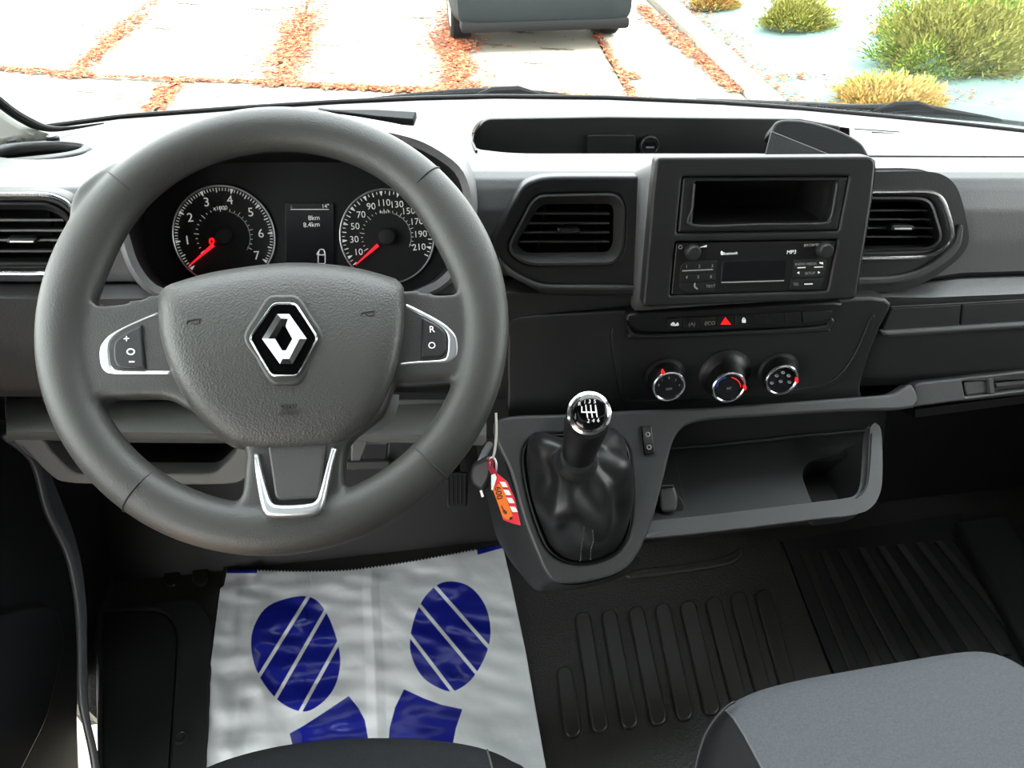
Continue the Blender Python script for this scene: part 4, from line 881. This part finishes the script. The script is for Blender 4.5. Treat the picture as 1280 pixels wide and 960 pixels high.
# ================================================================== STEERING WHEEL
whl = empty('steering_wheel', WC-WN*.03-wp.v*.19, 'grey three-spoke steering wheel with airbag cover and silver trim', 'steering wheel')
def voxel(objs, vs, sm, name, m, parent, sharp=80):
    bm = bmesh.new()
    for o in objs:
        bm.from_mesh(o.data); me_ = o.data; bpy.data.objects.remove(o); bpy.data.meshes.remove(me_)
    me = bpy.data.meshes.new(name); bm.to_mesh(me); bm.free()
    bm = bmesh.new(); bm.from_mesh(me); bmesh.ops.remove_doubles(bm, verts=bm.verts, dist=1e-5); bmesh.ops.recalc_face_normals(bm, faces=bm.faces); bm.to_mesh(me); bm.free()
    o = bpy.data.objects.new(name, me); COL.objects.link(o)
    r = o.modifiers.new('r', 'REMESH'); r.mode = 'VOXEL'; r.voxel_size = vs; r.use_smooth_shade = True
    s = o.modifiers.new('s', 'SMOOTH'); s.iterations = sm; s.factor = .5
    dg = bpy.context.evaluated_depsgraph_get(); m2 = bpy.data.meshes.new_from_object(o.evaluated_get(dg))
    bpy.data.objects.remove(o); bpy.data.meshes.remove(me)
    return mesh_obj(name, m2, m, parent, sharp)
RO, TR = .1905, .0195
rt = []
for i in range(120):
    a = 2*math.pi*i/120; d = wp.u*math.cos(a)+wp.v*math.sin(a); row = []
    tr = TR+.0035*sum(math.exp(-(((math.degrees(a)-c_+180) % 360-180)/22)**2) for c_ in (158, 22))+.001*math.exp(-(((math.degrees(a)-270+180) % 360-180)/50)**2)
    for j in range(20):
        b = 2*math.pi*j/20; row.append(WC+d*(RO-tr+tr*math.cos(b))+WN*(TR*.86*math.sin(b)-.002))
    rt.append(row)
rim0 = loft('rim0', rt+[rt[0]], None, closed=True)
bmx = bmesh.new(); bmx.from_mesh(rim0.data); bmesh.ops.remove_doubles(bmx, verts=bmx.verts, dist=1e-6); bmx.to_mesh(rim0.data); bmx.free()
def circ_px(r_, n=100): return [(wp.u*math.cos(2*math.pi*i/n)*r_, wp.v) for i in range(n)]
HU = cr([(100, 235), (192, 186), (350, 164), (484, 185), (556, 240), (589, 297), (596, 345), (584, 362), (570, 373), (544, 373), (515, 368), (490, 368), (430, 356), (350, 352), (270, 362), (215, 376), (190, 378), (165, 384), (141, 388), (122, 387), (109, 375), (100, 350), (90, 298)], 4)
HL = cr([(206, 498), (160, 498), (136, 499), (127, 507), (128, 522), (147, 556), (170, 587), (200, 610), (237, 627), (270, 634), (292, 631), (303, 618), (306, 590), (306, 560), (280, 540), (240, 515)], 4)
HR = cr([(437, 555), (430, 595), (433, 618), (441, 626), (470, 619), (517, 595), (551, 557), (572, 513), (579, 490), (572, 477), (544, 477), (510, 480), (494, 482), (478, 520)], 4)
def wl_loc(P): return [tuple(q) for q in resample([wp.loc(x, y, .0) for x, y in P], 110)]
oc = [((RO-.011)*math.cos(2*math.pi*i/100), (RO-.011)*math.sin(2*math.pi*i/100)) for i in range(100)]
me = curve_mesh([oc, wl_loc(HU), wl_loc(HL), wl_loc(HR)], .007, .006, 3); me.transform(wp.mat(-.006))
sp0 = bpy.data.objects.new('sp', me); COL.objects.link(sp0)
rim = voxel([rim0, sp0], .002, 14, 'rim', M_wheel, whl)
# seams across the grip
for ax_, ay_ in ((150, 228), (527, 232), (176, 613), (548, 588)):
    h = wp.hit(ax_, ay_)-WC; d = (h-WN*h.dot(WN)).normalized(); tg = WN.cross(d)
    tube('grip_seam', [WC+d*(RO-TR+(TR-.0002)*math.cos(2*math.pi*j/32))+WN*((TR-.0002)*.86*math.sin(2*math.pi*j/32)-.002) for j in range(32)], .0008, M_dark, rim, closed=True)
# airbag cover
PAD = cr([(197, 385), (197, 371), (206, 359), (221, 352.5), (266, 340), (335, 330), (386, 328.5), (441, 334), (489, 346.5), (501, 354), (505.5, 368), (503.5, 423), (489, 482), (465, 526), (434, 553), (400, 562), (345, 567), (304, 562), (283, 554), (245, 519), (218, 475), (201, 425)], 4)
K = 120; rows = []
pc = Vector((352, 445))
for lift, s in ((-.012, 1.0), (.006, 1.0), (.014, .992), (.021, .972), (.0245, .93), (.0262, .86), (.0268, .78), (.027, .7), (.027, .6), (.027, .5), (.027, .4), (.027, .25)):
    row = []
    for p in resample(PAD, K):
        x, y = pc.x+(p.x-pc.x)*s, pc.y+(p.y-pc.y)*s; dv = (y-440)/110; row.append(wp.hit(x, y, lift-(.010*dv*dv+.004*max(0, dv)**2 if lift > 0 else 0)*(1 if lift > .01 else .5)))
    rows.append(row)
pad = loft('airbag_cover', rows, M_pad, whl, closed=True, cap0=True, cap1=True, sharp=60)
ep = Plane(WC+WN*.0270, 47.5)
emb = plate('emblem_bed', ep, cr([(334, 370), (353, 367.5), (373, 370), (390, 394), (405, 422), (391, 452), (376, 478), (356, 481.5), (337, 478), (319, 450), (303, 422), (318, 393)], 4), .008, M_wheel, pad, .0028, lift=.0005)
HEX = rp([(340.5, 377.5), (370, 377.5), (398.5, 422), (372.5, 471), (338, 471), (309.5, 422.5)], 7)
H2 = inset(HEX, 3)
plate('emblem_field', ep, HEX, .004, M_gloss, emb, .001, lift=.0015)
plate('emblem_ring', ep, [HEX, H2], .005, M_chrome, emb, .0012, lift=.003)
DO = [(346.5, 392.5), (361.5, 392.5), (383.5, 423.5), (365.5, 455), (350, 455), (327.5, 423.5)]
DI = [(354.7, 404), (365.5, 423.5), (355, 441.5), (343.8, 423.5)]
# faceted emblem: raised mid ridge
mid = [(351.5, 398), (360, 398.5), (374.5, 423.5), (361.5, 448.5), (353, 448.5), (335.5, 423.5)]
def P3(P, l): return [ep.hit(x, y, l) for x, y in P]
DI6 = [(352.5, 408), (357, 408), (365.5, 423.5), (357.5, 438), (352.5, 438), (343.8, 423.5)]
loft('emblem_diamond', [P3(DO, .0015), P3(DO, .0035), P3(mid, .0065), P3(DI6, .0035), P3(DI6, .0015)], mat('emblem_chrome', (118, 120, 124), .12, 1), emb, closed=True, sharp=5)
pp2 = Plane(WC+WN*.0215, 47.5)
def sl(y): return .0272-.0215-.010*((y-440)/110)**2
text('lettering', 'SRP', pp2, 361, 509, 7, M_dark, pad, lift=.0006, sx=1.35); text('lettering', 'AIRBAG', pp2, 361, 517, 5, M_dark, pad, lift=.0006, sx=1.1)
for X, Y_ in ((242, 402), (460, 392)):
    s = 1 if X > 300 else 1
    tube('horn_symbol', [pp2.hit(x, y, sl(Y_)) for x, y in ((X-8, Y_-1), (X-2, Y_-2), (X+8, Y_-3.5), (X+7, Y_+2), (X+2, Y_+3), (X-3, Y_+1.5))], .0004, M_dark, pad)
    tube('horn_symbol', [pp2.hit(x, y, sl(Y_)) for x, y in ((X-8, Y_-1), (X-9, Y_+3))], .0004, M_dark, pad)
# side spokes: silver trim, switch pads
sp = Plane(WC+WN*.0035, 47.5)
TL = cr([(198, 388.5), (172, 399), (140, 415), (128, 426), (123, 437), (124, 455), (130, 465), (142, 468.5), (180, 468.7), (214, 468.8)], 4, False)
TLi = cr([(214, 462.5), (180, 462.3), (150, 462), (142, 459), (139, 452), (138, 434), (142, 424), (155, 413), (180, 401), (198, 394)], 4, False)
t1 = plate('spoke_trim', sp, TL+TLi, .008, M_satin, whl, .0022, lift=.004)
plate('switch_pad', sp, rp([(197, 393), (179, 402, 0), (150, 415, 8), (139, 428, 8), (140, 455, 8), (147, 462, 6), (216, 462.5, 0), (205, 430, 0)], 2), .008, M_switch, whl, .001, lift=.0025)
b1 = plate('cruise_switch', sp, rp([(176.5, 405.5, 1), (156, 415.5, 10), (141, 427, 8), (141.5, 452, 8), (148, 460.5, 5), (181.5, 461, 1)], 2), .006, M_switch, whl, .0018, lift=.0055)
text('lettering', '+', sp, 162, 426, 10, M_white, b1, lift=.0058); plate('minus_symbol', sp, [(161, 451.3), (168, 451.3), (168, 453), (161, 453)], .0008, M_white, b1, .0001, lift=.006)
plate('cruise_symbol', sp, [ell(163.3, 439.5, 5.4, 4.2, 20), ell(163.3, 439.5, 3.7, 2.7, 16)], .0008, M_white, b1, .0001, lift=.006)
TR_ = cr([(507, 378), (520, 384), (545, 397), (560, 407), (570, 418), (573, 428), (573, 442), (567, 450), (556, 454), (520, 456), (498, 458.5)], 4, False)
TRi = cr([(499, 452.5), (520, 450.5), (552, 448), (557.5, 443), (559, 432), (558.5, 420), (552, 411), (535, 400), (506, 385)], 4, False)
plate('spoke_trim', sp, TR_+TRi, .008, M_satin, whl, .0022, lift=.004)
plate('switch_pad', sp, rp([(506, 384), (535, 399, 0), (556, 413, 6), (560, 425, 5), (558, 442, 6), (552, 448, 4), (498, 453, 0), (504, 420, 0)], 2), .008, M_switch, whl, .001, lift=.0025)
b2 = plate('cruise_switch', sp, rp([(527, 395.5, 1), (548, 406, 7), (558, 416, 6), (557.5, 440, 6), (551, 446.5, 4), (526, 447, 1)], 2), .006, M_switch, whl, .0018, lift=.0055)
text('lettering', 'R', sp, 540, 414, 8.5, M_white, b2, lift=.0058); text('lettering', 'O', sp, 540, 434, 8.5, M_white, b2, lift=.0058)
# lower spoke silver frame
pA, pB = wp.hit(365, 560, .006), wp.hit(365, 645, .0165)
sp = plane_n(pA, wp.u.cross(pB-pA)*(1 if wp.u.cross(pB-pA).dot(WN) > 0 else -1))
LO = cr([(316.5, 566), (318, 590), (324, 625), (329, 640), (338, 644.5), (365, 645), (392, 642), (402, 634), (408, 612), (415, 580), (421, 560)], 4, False)
LI = cr([(414, 558), (408, 580), (400, 610), (394, 625), (382, 629), (360, 630.5), (342, 629), (335, 618), (327, 590), (322, 566)], 4, False)
plate('spoke_trim', sp, LO+LI, .01, M_satin, whl, .0028, lift=.004)
plate('lower_insert', sp, rp([(334, 556), (408, 552), (399, 622, 8), (344, 625, 8)], 4), .006, M_wheel, whl, .002, lift=.002)
# ================================================================== KEY, TAG, PEDAL
key = empty('ignition_key', atD(607, 598, .74), 'black car key in the ignition beside the steering column', 'key')
kpl = plane_n(atD(606, 592, .745), (-.35, -.75, .55))
plate('key_head', kpl, cr([(600, 574), (610, 571), (616, 580), (614, 598), (606, 612), (598, 612), (588, 604), (586, 592), (590, 580)], 4), .014, M_black, key, .005)
tube('key_blade', [atD(601, 578, .75), atD(606, 566, .79), atD(612, 556, .82)], .004, M_satin, key)
tube('key_ring', [atD(x, y, .735) for x, y in cr([(612, 575), (617, 572), (620.5, 580), (619, 592), (614, 590)], 5)], .0011, M_satin, key, closed=True)
tube('key_stub', [atD(601, 613, .735), atD(603.5, 621, .735)], .0014, M_white, key)
tube('key_cord', [atD(x, y, .733) for x, y in cr([(620, 516), (620.5, 540), (619, 560), (616, 573)], 5, False)], .0014, M_pillar, key)
tgp = plane_n(atD(632, 620, .73), (-.15, -.7, .7))
tgo = empty('key_tag', tgp.hit(640, 656), 'red and orange paper tag marked 009 hanging from the ignition key', 'tag')
M_tagr = mat('tag_red', (222, 52, 66), .6, spec=.3); M_tago = mat('tag_orange', (238, 118, 42), .6, spec=.3); M_tagd = mat('tag_dark_red', (150, 24, 38), .6, spec=.3); M_paper = mat('paper_white', (225, 226, 222), .7, spec=.2); M_ink = mat('ink', (25, 18, 16), .7)
tb_ = plate('tag_body', tgp, [(617, 586), (622, 592), (634, 602), (643, 622), (651, 657), (638, 653.5), (629, 650), (622, 628), (616, 613), (614, 600)], .0012, M_tagr, tgo, .0002)
plate('tag_loop', tgp, [cr([(609.5, 576), (613, 572.5), (617, 576), (616.5, 584), (622, 592), (616, 594), (611, 587)], 4), cr([(612, 578), (614, 576.5), (615, 580), (614.5, 586), (612.5, 583)], 4)], .002, M_tagd, tgo, .0005, lift=.001)
plate('tag_writing_field', tgp, [(616, 612), (624, 604), (630, 612), (637, 634), (641, 645), (634.5, 650), (628, 646), (621.5, 627)], .0008, M_tago, tb_, .0001, lift=.0006)
for i, (x, y) in enumerate(((628.5, 605.5), (633, 615.5), (637, 625.5), (641, 636.5))):
    plate('tag_box', tgp, [(x-4, y-3.5), (x+3, y-3), (x+6.5, y+3.5), (x-.5, y+3.5)], .0008, M_paper, tb_, .0001, lift=.0009)
plate('tag_fold', tgp, [(614, 594), (618.5, 592), (621, 597), (616, 613), (614, 612)], .0008, M_paper, tb_, .0001, lift=.0016)
text('lettering', '009', tgp, 624, 616, 8, M_ink, tb_, lift=.0008, rot=105)
tube('tag_squiggle', [tgp.hit(x, y, .001) for x, y in cr([(627, 632), (629, 637), (633, 640), (632, 642), (628.5, 639)], 4, False)], .0004, M_ink, tb_)
plate('tag_eyelet', tgp, ell(638.5, 648, 1.8, 1.8, 14), .0008, M_ink, tb_, .0001, lift=.001)
pdp = plane_n(atY(571, 615, .98), (0, -.75, .65))
ped = empty('accelerator_pedal', (pdp.hit(571, 640).x, 1.02, .02), 'ribbed black accelerator pedal in the footwell below the wheel', 'pedal')
pdl = plate('pedal_pad', pdp, rp([(556, 590), (586, 590), (584, 634, 6), (558, 635, 6)], 5), .012, M_pod, ped, .003)
for k in range(5): plate('pedal_groove', pdp, rp([(560+k*5.2, 594), (562+k*5.2, 594), (562+k*5.2, 630), (560+k*5.2, 630)], .8), .004, M_rubber, pdl, .001, lift=.002)
tube('pedal_arm', [pdp.hit(571, 612, -.01), pdp.hit(571, 590, -.03), pdp.hit(571, 560, -.02)+Vector((0, .12, .12))], .008, M_black, ped)
# ================================================================== FLOOR COVERING, BAG, SEATS
fl = plane_n((0, 0, .004), (0, 0, 1))
fm = empty('floor_mat', (.3, .7, 0), 'dark rubber floor mat with raised rounded ribs in the middle of the cab', 'floor mat')
plate('mat_sheet', fl, rp([(130, 655, 0), (975, 672, 10), (1012, 770, 0), (1062, 900, 4), (1000, 1150, 0), (140, 1150, 0), (122, 960, 0), (118, 760, 0)], 6), .006, M_floor, fm, .002, lift=.006)
def capsule(x0, y0, x1, y1, w_):
    d = Vector((x1-x0, y1-y0)); n = Vector((-d.y, d.x)).normalized(); out = []
    for k in range(9): a = math.pi*k/8; out.append((x0+n.x*w_*math.cos(a)-d.normalized().x*w_*math.sin(a), y0+n.y*w_*math.cos(a)-d.normalized().y*w_*math.sin(a)))
    for k in range(9): a = math.pi*k/8; out.append((x1-n.x*w_*math.cos(a)+d.normalized().x*w_*math.sin(a), y1-n.y*w_*math.cos(a)+d.normalized().y*w_*math.sin(a)))
    return out
for r_ in ((706, 842, 716, 911), (729, 774, 750, 905), (762, 771, 787, 900), (796, 767, 823, 896), (829, 763, 856, 890), (861, 760, 890, 883), (893, 755, 925, 878), (924, 749, 958, 875), (955, 746, 990, 870), (216, 640, 214, 722), (252, 640, 250, 722), (290, 650, 288, 724)):
    plate('rib', fl, capsule(*r_, 10.5), .008, M_rib, fm, .004, lift=.0125)
plate('mat_swell', fl, cr([(790, 712), (860, 703), (905, 694), (926, 683), (930, 690), (915, 704), (860, 714), (790, 722)], 4), .012, M_floor, fm, .005, lift=.011)
pf = empty('passenger_floor_mat', (.75, .7, 0), 'black floor mat with long straight ribs on the passenger side', 'floor mat')
plate('mat_sheet', fl, [(978, 676), (1200, 640), (1330, 800), (1420, 960), (1066, 900), (1014, 770)], .005, M_dark, pf, .001, lift=.003)
for k in range(9):
    x0, y0 = 1000+k*24, 690-k*2; x1, y1 = 1072+k*30, 862-k*7
    plate('rib', fl, rp([(x0, y0), (x0+10, y0-1), (x1+14, y1-2), (x1, y1)], 1), .006, M_rib, pf, .0025, lift=.008)
plate('side_step', fl, rp([(1196, 650), (1260, 640), (1400, 900), (1330, 900)], 4), .03, M_dark, pf, .008, lift=.028)
# footwell storage cover by the driver's door
sb = empty('floor_hatch', fl.hit(190, 900), 'dark panel with rounded corner and round fastener on the floor by the door', 'hatch')
plate('hatch_frame', fl, [rp([(120, 757, 8), (200, 752, 20), (245, 745, 20), (266, 775, 20), (252, 1060, 0), (122, 1060, 0)], 6), rp([(126, 764, 6), (205, 760, 20), (224, 790, 16), (206, 1040, 0), (128, 1040, 0)], 6)], .012, M_dark, sb, .004, lift=.02)
plate('hatch_panel', fl, rp([(127, 766), (204, 762, 16), (222, 790, 16), (205, 1040, 0), (129, 1040, 0)], 6), .006, M_rubber, sb, .002, lift=.012)
lathe('fastener', fl.hit(227.5, 923, .02), (0, 0, 1), [(0, .011), (.004, .011), (.005, .009), (.0035, .0075), (.0035, .004), (.0055, .0035)], M_black, sb, 24)
# ---- printed protective bag
BAGO = [(284, 711), (300, 712), (330, 712), (380, 714), (440, 712), (470, 709), (520, 700.5), (560, 692), (628, 680.5), (636, 712), (648, 770), (664, 860), (684, 962), (696, 1040), (236, 1040), (249, 950), (256, 880), (264, 800), (272, 742), (276, 735), (279, 733)]
def sdf(poly, X, Y_):
    P = np.array([p[:2] for p in poly]); Q = np.roll(P, -1, 0); D = np.full(X.shape, 1e9); ins = np.zeros(X.shape, bool)
    for a, b in zip(P, Q):
        e = b-a; t = np.clip(((X-a[0])*e[0]+(Y_-a[1])*e[1])/(e@e), 0, 1); D = np.minimum(D, np.hypot(X-a[0]-t*e[0], Y_-a[1]-t*e[1]))
        c = ((a[1] > Y_) != (b[1] > Y_)); 
        with np.errstate(divide='ignore', invalid='ignore'): ins ^= c & (X < (b[0]-a[0])*(Y_-a[1])/(b[1]-a[1]+1e-12)+a[0])
    return np.where(ins, D, -D)
NU, NV = 330, 270
topc = resample(cr([(284, 711), (300, 712), (380, 714), (440, 712), (520, 700.5), (628, 680.5)], 6, False), NU+1, False)
botc = [Vector((236+460*i/NU, 1060)) for i in range(NU+1)]
lft = [(0, 0), (.06, -2), (.07, -9), (.25, -8), (.5, -7), (.75, -5), (1, 0)]
def lx(t): return yint([(a, b) for a, b in lft], t)
GX = np.zeros((NV+1, NU+1)); GY = GX.copy()
rx = [(0, 628, 680.5), (.1, 637, 716), (.35, 657, 818), (.7, 680, 942), (1, 702, 1060)]
for j in range(NV+1):
    t = j/NV
    xl = 284+(236-284)*t+lx(t)*.6; xr = yint([(a, b) for a, b, c in rx], t)
    for i in range(NU+1):
        s = i/NU; p = topc[i].lerp(botc[i], t); GX[j, i] = xl+(xr-xl)*s + (p.x-(topc[0].lerp(botc[0], t).x+(topc[-1].lerp(botc[-1], t).x-topc[0].lerp(botc[0], t).x)*s)); GY[j, i] = p.y
    if j == 0:
        for i in range(NU+1): GY[0, i] += .9*(1 if (i//2) % 2 else -1)
SL = cr([(372, 745.5), (395, 750), (412, 774), (424, 812), (424, 840), (414, 866), (392, 886), (372, 888.5), (346, 874), (323, 843), (314, 810), (318, 782), (336, 757)], 5)
SR = cr([(558, 727), (585, 732), (605, 754), (613, 784), (609, 814), (592, 846), (572, 862), (556, 863), (530, 848), (515, 822), (513, 795), (522, 762), (538, 738)], 5)
HLt = [(362, 917), (378, 908), (400, 894), (418, 882), (436, 870), (448, 885), (456, 900), (460, 922), (459, 955), (372, 955)]; HRt = [(485, 935), (487, 910), (494, 884), (505, 861.5), (530, 873), (552, 881), (578, 886.5), (570, 910), (562, 950), (486, 950)]
pr = np.maximum.reduce([sdf(SL, GX, GY), sdf(SR, GX, GY), sdf(HLt, GX, GY), sdf(HRt, GX, GY), sdf([(284, 709), (322, 709), (321, 716.5), (283, 716.5)], GX, GY), sdf([(596, 683), (630, 675), (630, 684.5), (597, 693.5)], GX, GY)])
def seg(a, b): 
    a, b = np.array(a), np.array(b); e = b-a; n = np.array([-e[1], e[0]])/np.hypot(*e); return np.abs((GX-a[0])*n[0]+(GY-a[1])*n[1])
inL = sdf(SL, GX, GY) > -6; inR = sdf(SR, GX, GY) > -6
for a, b in (((384, 748), (322, 848)), ((405, 767), (342, 877)), ((421, 807), (375, 890))): pr = np.where(inL, np.minimum(pr, seg(a, b)-2.2), pr)
for a, b in (((543, 732), (611, 809)), ((525, 757), (596, 842)), ((513, 795), (567, 866))): pr = np.where(inR, np.minimum(pr, seg(a, b)-2.2), pr)
V, F, A_ = [], [], []
for j in range(NV+1):
    for i in range(NU+1):
        x, y = GX[j, i], GY[j, i]; p0 = atZ(x, y, .012)
        e = 1-min(1, abs(i/NU-.08)/.16)
        z = .020+.006*noise.noise(Vector((p0.x*9, p0.y*9, 1)))+.004*noise.noise(Vector((p0.x*22+p0.y*12, p0.y*30, 5)))*(1 if i > NU*.3 else 1.6)+.007*max(0, e)*noise.noise(Vector((p0.x*40, p0.y*14, 2)))
        z += .004*max(0, 1-abs(i/NU-.52)/.03)
        V.append(atZ(x, y, max(.0145, z))); A_.append(float(pr[j, i]))
for j in range(NV):
    for i in range(NU): a = j*(NU+1)+i; F.append((a, a+1, a+NU+2, a+NU+1))
M_bag = mat('printed_plastic', (222, 228, 230), .22, spec=.5, bump=('noise', 60, .15, .004)); nt = M_bag.node_tree
at_ = nt.nodes.new('ShaderNodeAttribute'); at_.attribute_name = 'print'; gt = nt.nodes.new('ShaderNodeMapRange'); gt.inputs[1].default_value = -.5; gt.inputs[2].default_value = .5
mx = nt.nodes.new('ShaderNodeMix'); mx.data_type = 'RGBA'; mx.inputs[6].default_value = (*lin((240, 243, 244)), 1); mx.inputs[7].default_value = (*lin((24, 34, 150)), 1)
nt.links.new(at_.outputs['Fac'], gt.inputs[0]); nt.links.new(gt.outputs[0], mx.inputs[0]); nt.links.new(mx.outputs[2], nt.nodes['Principled BSDF'].inputs['Base Color'])
bag = pd('protective_bag', V, F, M_bag, sharp=180); at = bag.data.attributes.new('print', 'FLOAT', 'POINT'); at.data.foreach_set('value', A_)
sm_ = bag.modifiers.new('thickness', 'SOLIDIFY'); sm_.thickness = .0008; sm_.offset = -1
tag(bag, 'white plastic protective sheet printed with two blue shoe soles on the floor', 'floor cover')
# ---- seats
def seat(name, label, outline, ztop, split, mfab):
    P = [atZ(x, y, ztop-.03) for x, y in outline]; P = [Vector((p.x, p.y)) for p in P]
    xa, xb = P[0].x, P[-1].x
    P += [Vector((xb+.03, P[-1].y-.1)), Vector((xb+.03, -.18)), Vector((xa-.03, -.18)), Vector((xa-.03, P[0].y-.1))]
    K = 200; Q = resample(cr([tuple(p) for p in P], 6), K); c = Vector(((xa+xb)/2, .05))
    t = empty(name, (c.x, c.y, 0), label, 'car seat')
    prof = [(0.02, .016), (.15, .016), (.3, .015), (.45, .014), (.6, .012), (.72, .009), (.82, .005), (.9, -.001), (.95, -.008), (.985, -.018), (1.0, -.032), (1.005, -.06), (1.0, -.10), (.98, -.13), (.95, -.15)]
    fine = []
    for (s0, z0), (s1, z1) in zip(prof, prof[1:]):
        for k in range(3): fine.append((s0+(s1-s0)*k/3, z0+(z1-z0)*k/3))
    fine.append(prof[-1])
    rows = [[Vector((c.x+(q.x-c.x)*s, c.y+(q.y-c.y)*s, ztop+z)) for q in Q] for s, z in fine]
    for nm, mm, side in (('cushion_panel', mfab, True), ('bolster', M_bolster, False)):
        o = loft(nm, rows, mm, t, closed=True, cap0=True, sharp=80); (pa, pb, sg) = split
        dr = pb-pa; no = Vector((dr.y, -dr.x, 0)).normalized()*sg
        bm = bmesh.new(); bm.from_mesh(o.data)
        bmesh.ops.bisect_plane(bm, geom=bm.verts[:]+bm.edges[:]+bm.faces[:], plane_co=pa, plane_no=no, clear_outer=not side, clear_inner=side)
        bm.to_mesh(o.data); bm.free()
        if side: cut = sorted([v.co.copy() for v in o.data.vertices if abs((v.co-pa).dot(no)) < 1e-5 and v.co.z > ztop-.03 and v.co.y > 0], key=lambda c_: -c_.y)
    tube('seat_seam', cut, .0011, M_thread, t)
    box('seat_base', (xa+.02, -.16, .0), (xb-.02, P[len(outline)//2].y-.1, ztop-.12), M_dark, t, .02)
    return t, rows
so = [(868, 985), (872, 950), (884, 914), (905, 886), (935, 868), (985, 854), (1050, 841.5), (1110, 831), (1165, 821.5), (1205, 816.5), (1232, 818), (1258, 827), (1285, 846), (1310, 880)]
b0, b1_ = atZ(917, 876, .47), atZ(957, 962, .47)
sp_ = (b0, b1_, -1)
pseat, _ = seat('passenger_seat', 'grey-blue fabric passenger seat cushion with black side bolster', so, .458, sp_, M_fabric)  # a single passenger seat cushion, not a bench
tube('seat_piping', [atZ(x, y, .453) for x, y in cr([(866, 980), (871, 950), (883, 915), (904, 887), (918, 877)], 5, False)], .0016, M_rubber, pseat)
do = [(215, 990), (245, 968), (290, 949), (350, 934), (420, 925.5), (490, 923.5), (560, 928), (610, 938), (645, 954), (668, 975)]
b2_ = atZ(612, 938, .47)
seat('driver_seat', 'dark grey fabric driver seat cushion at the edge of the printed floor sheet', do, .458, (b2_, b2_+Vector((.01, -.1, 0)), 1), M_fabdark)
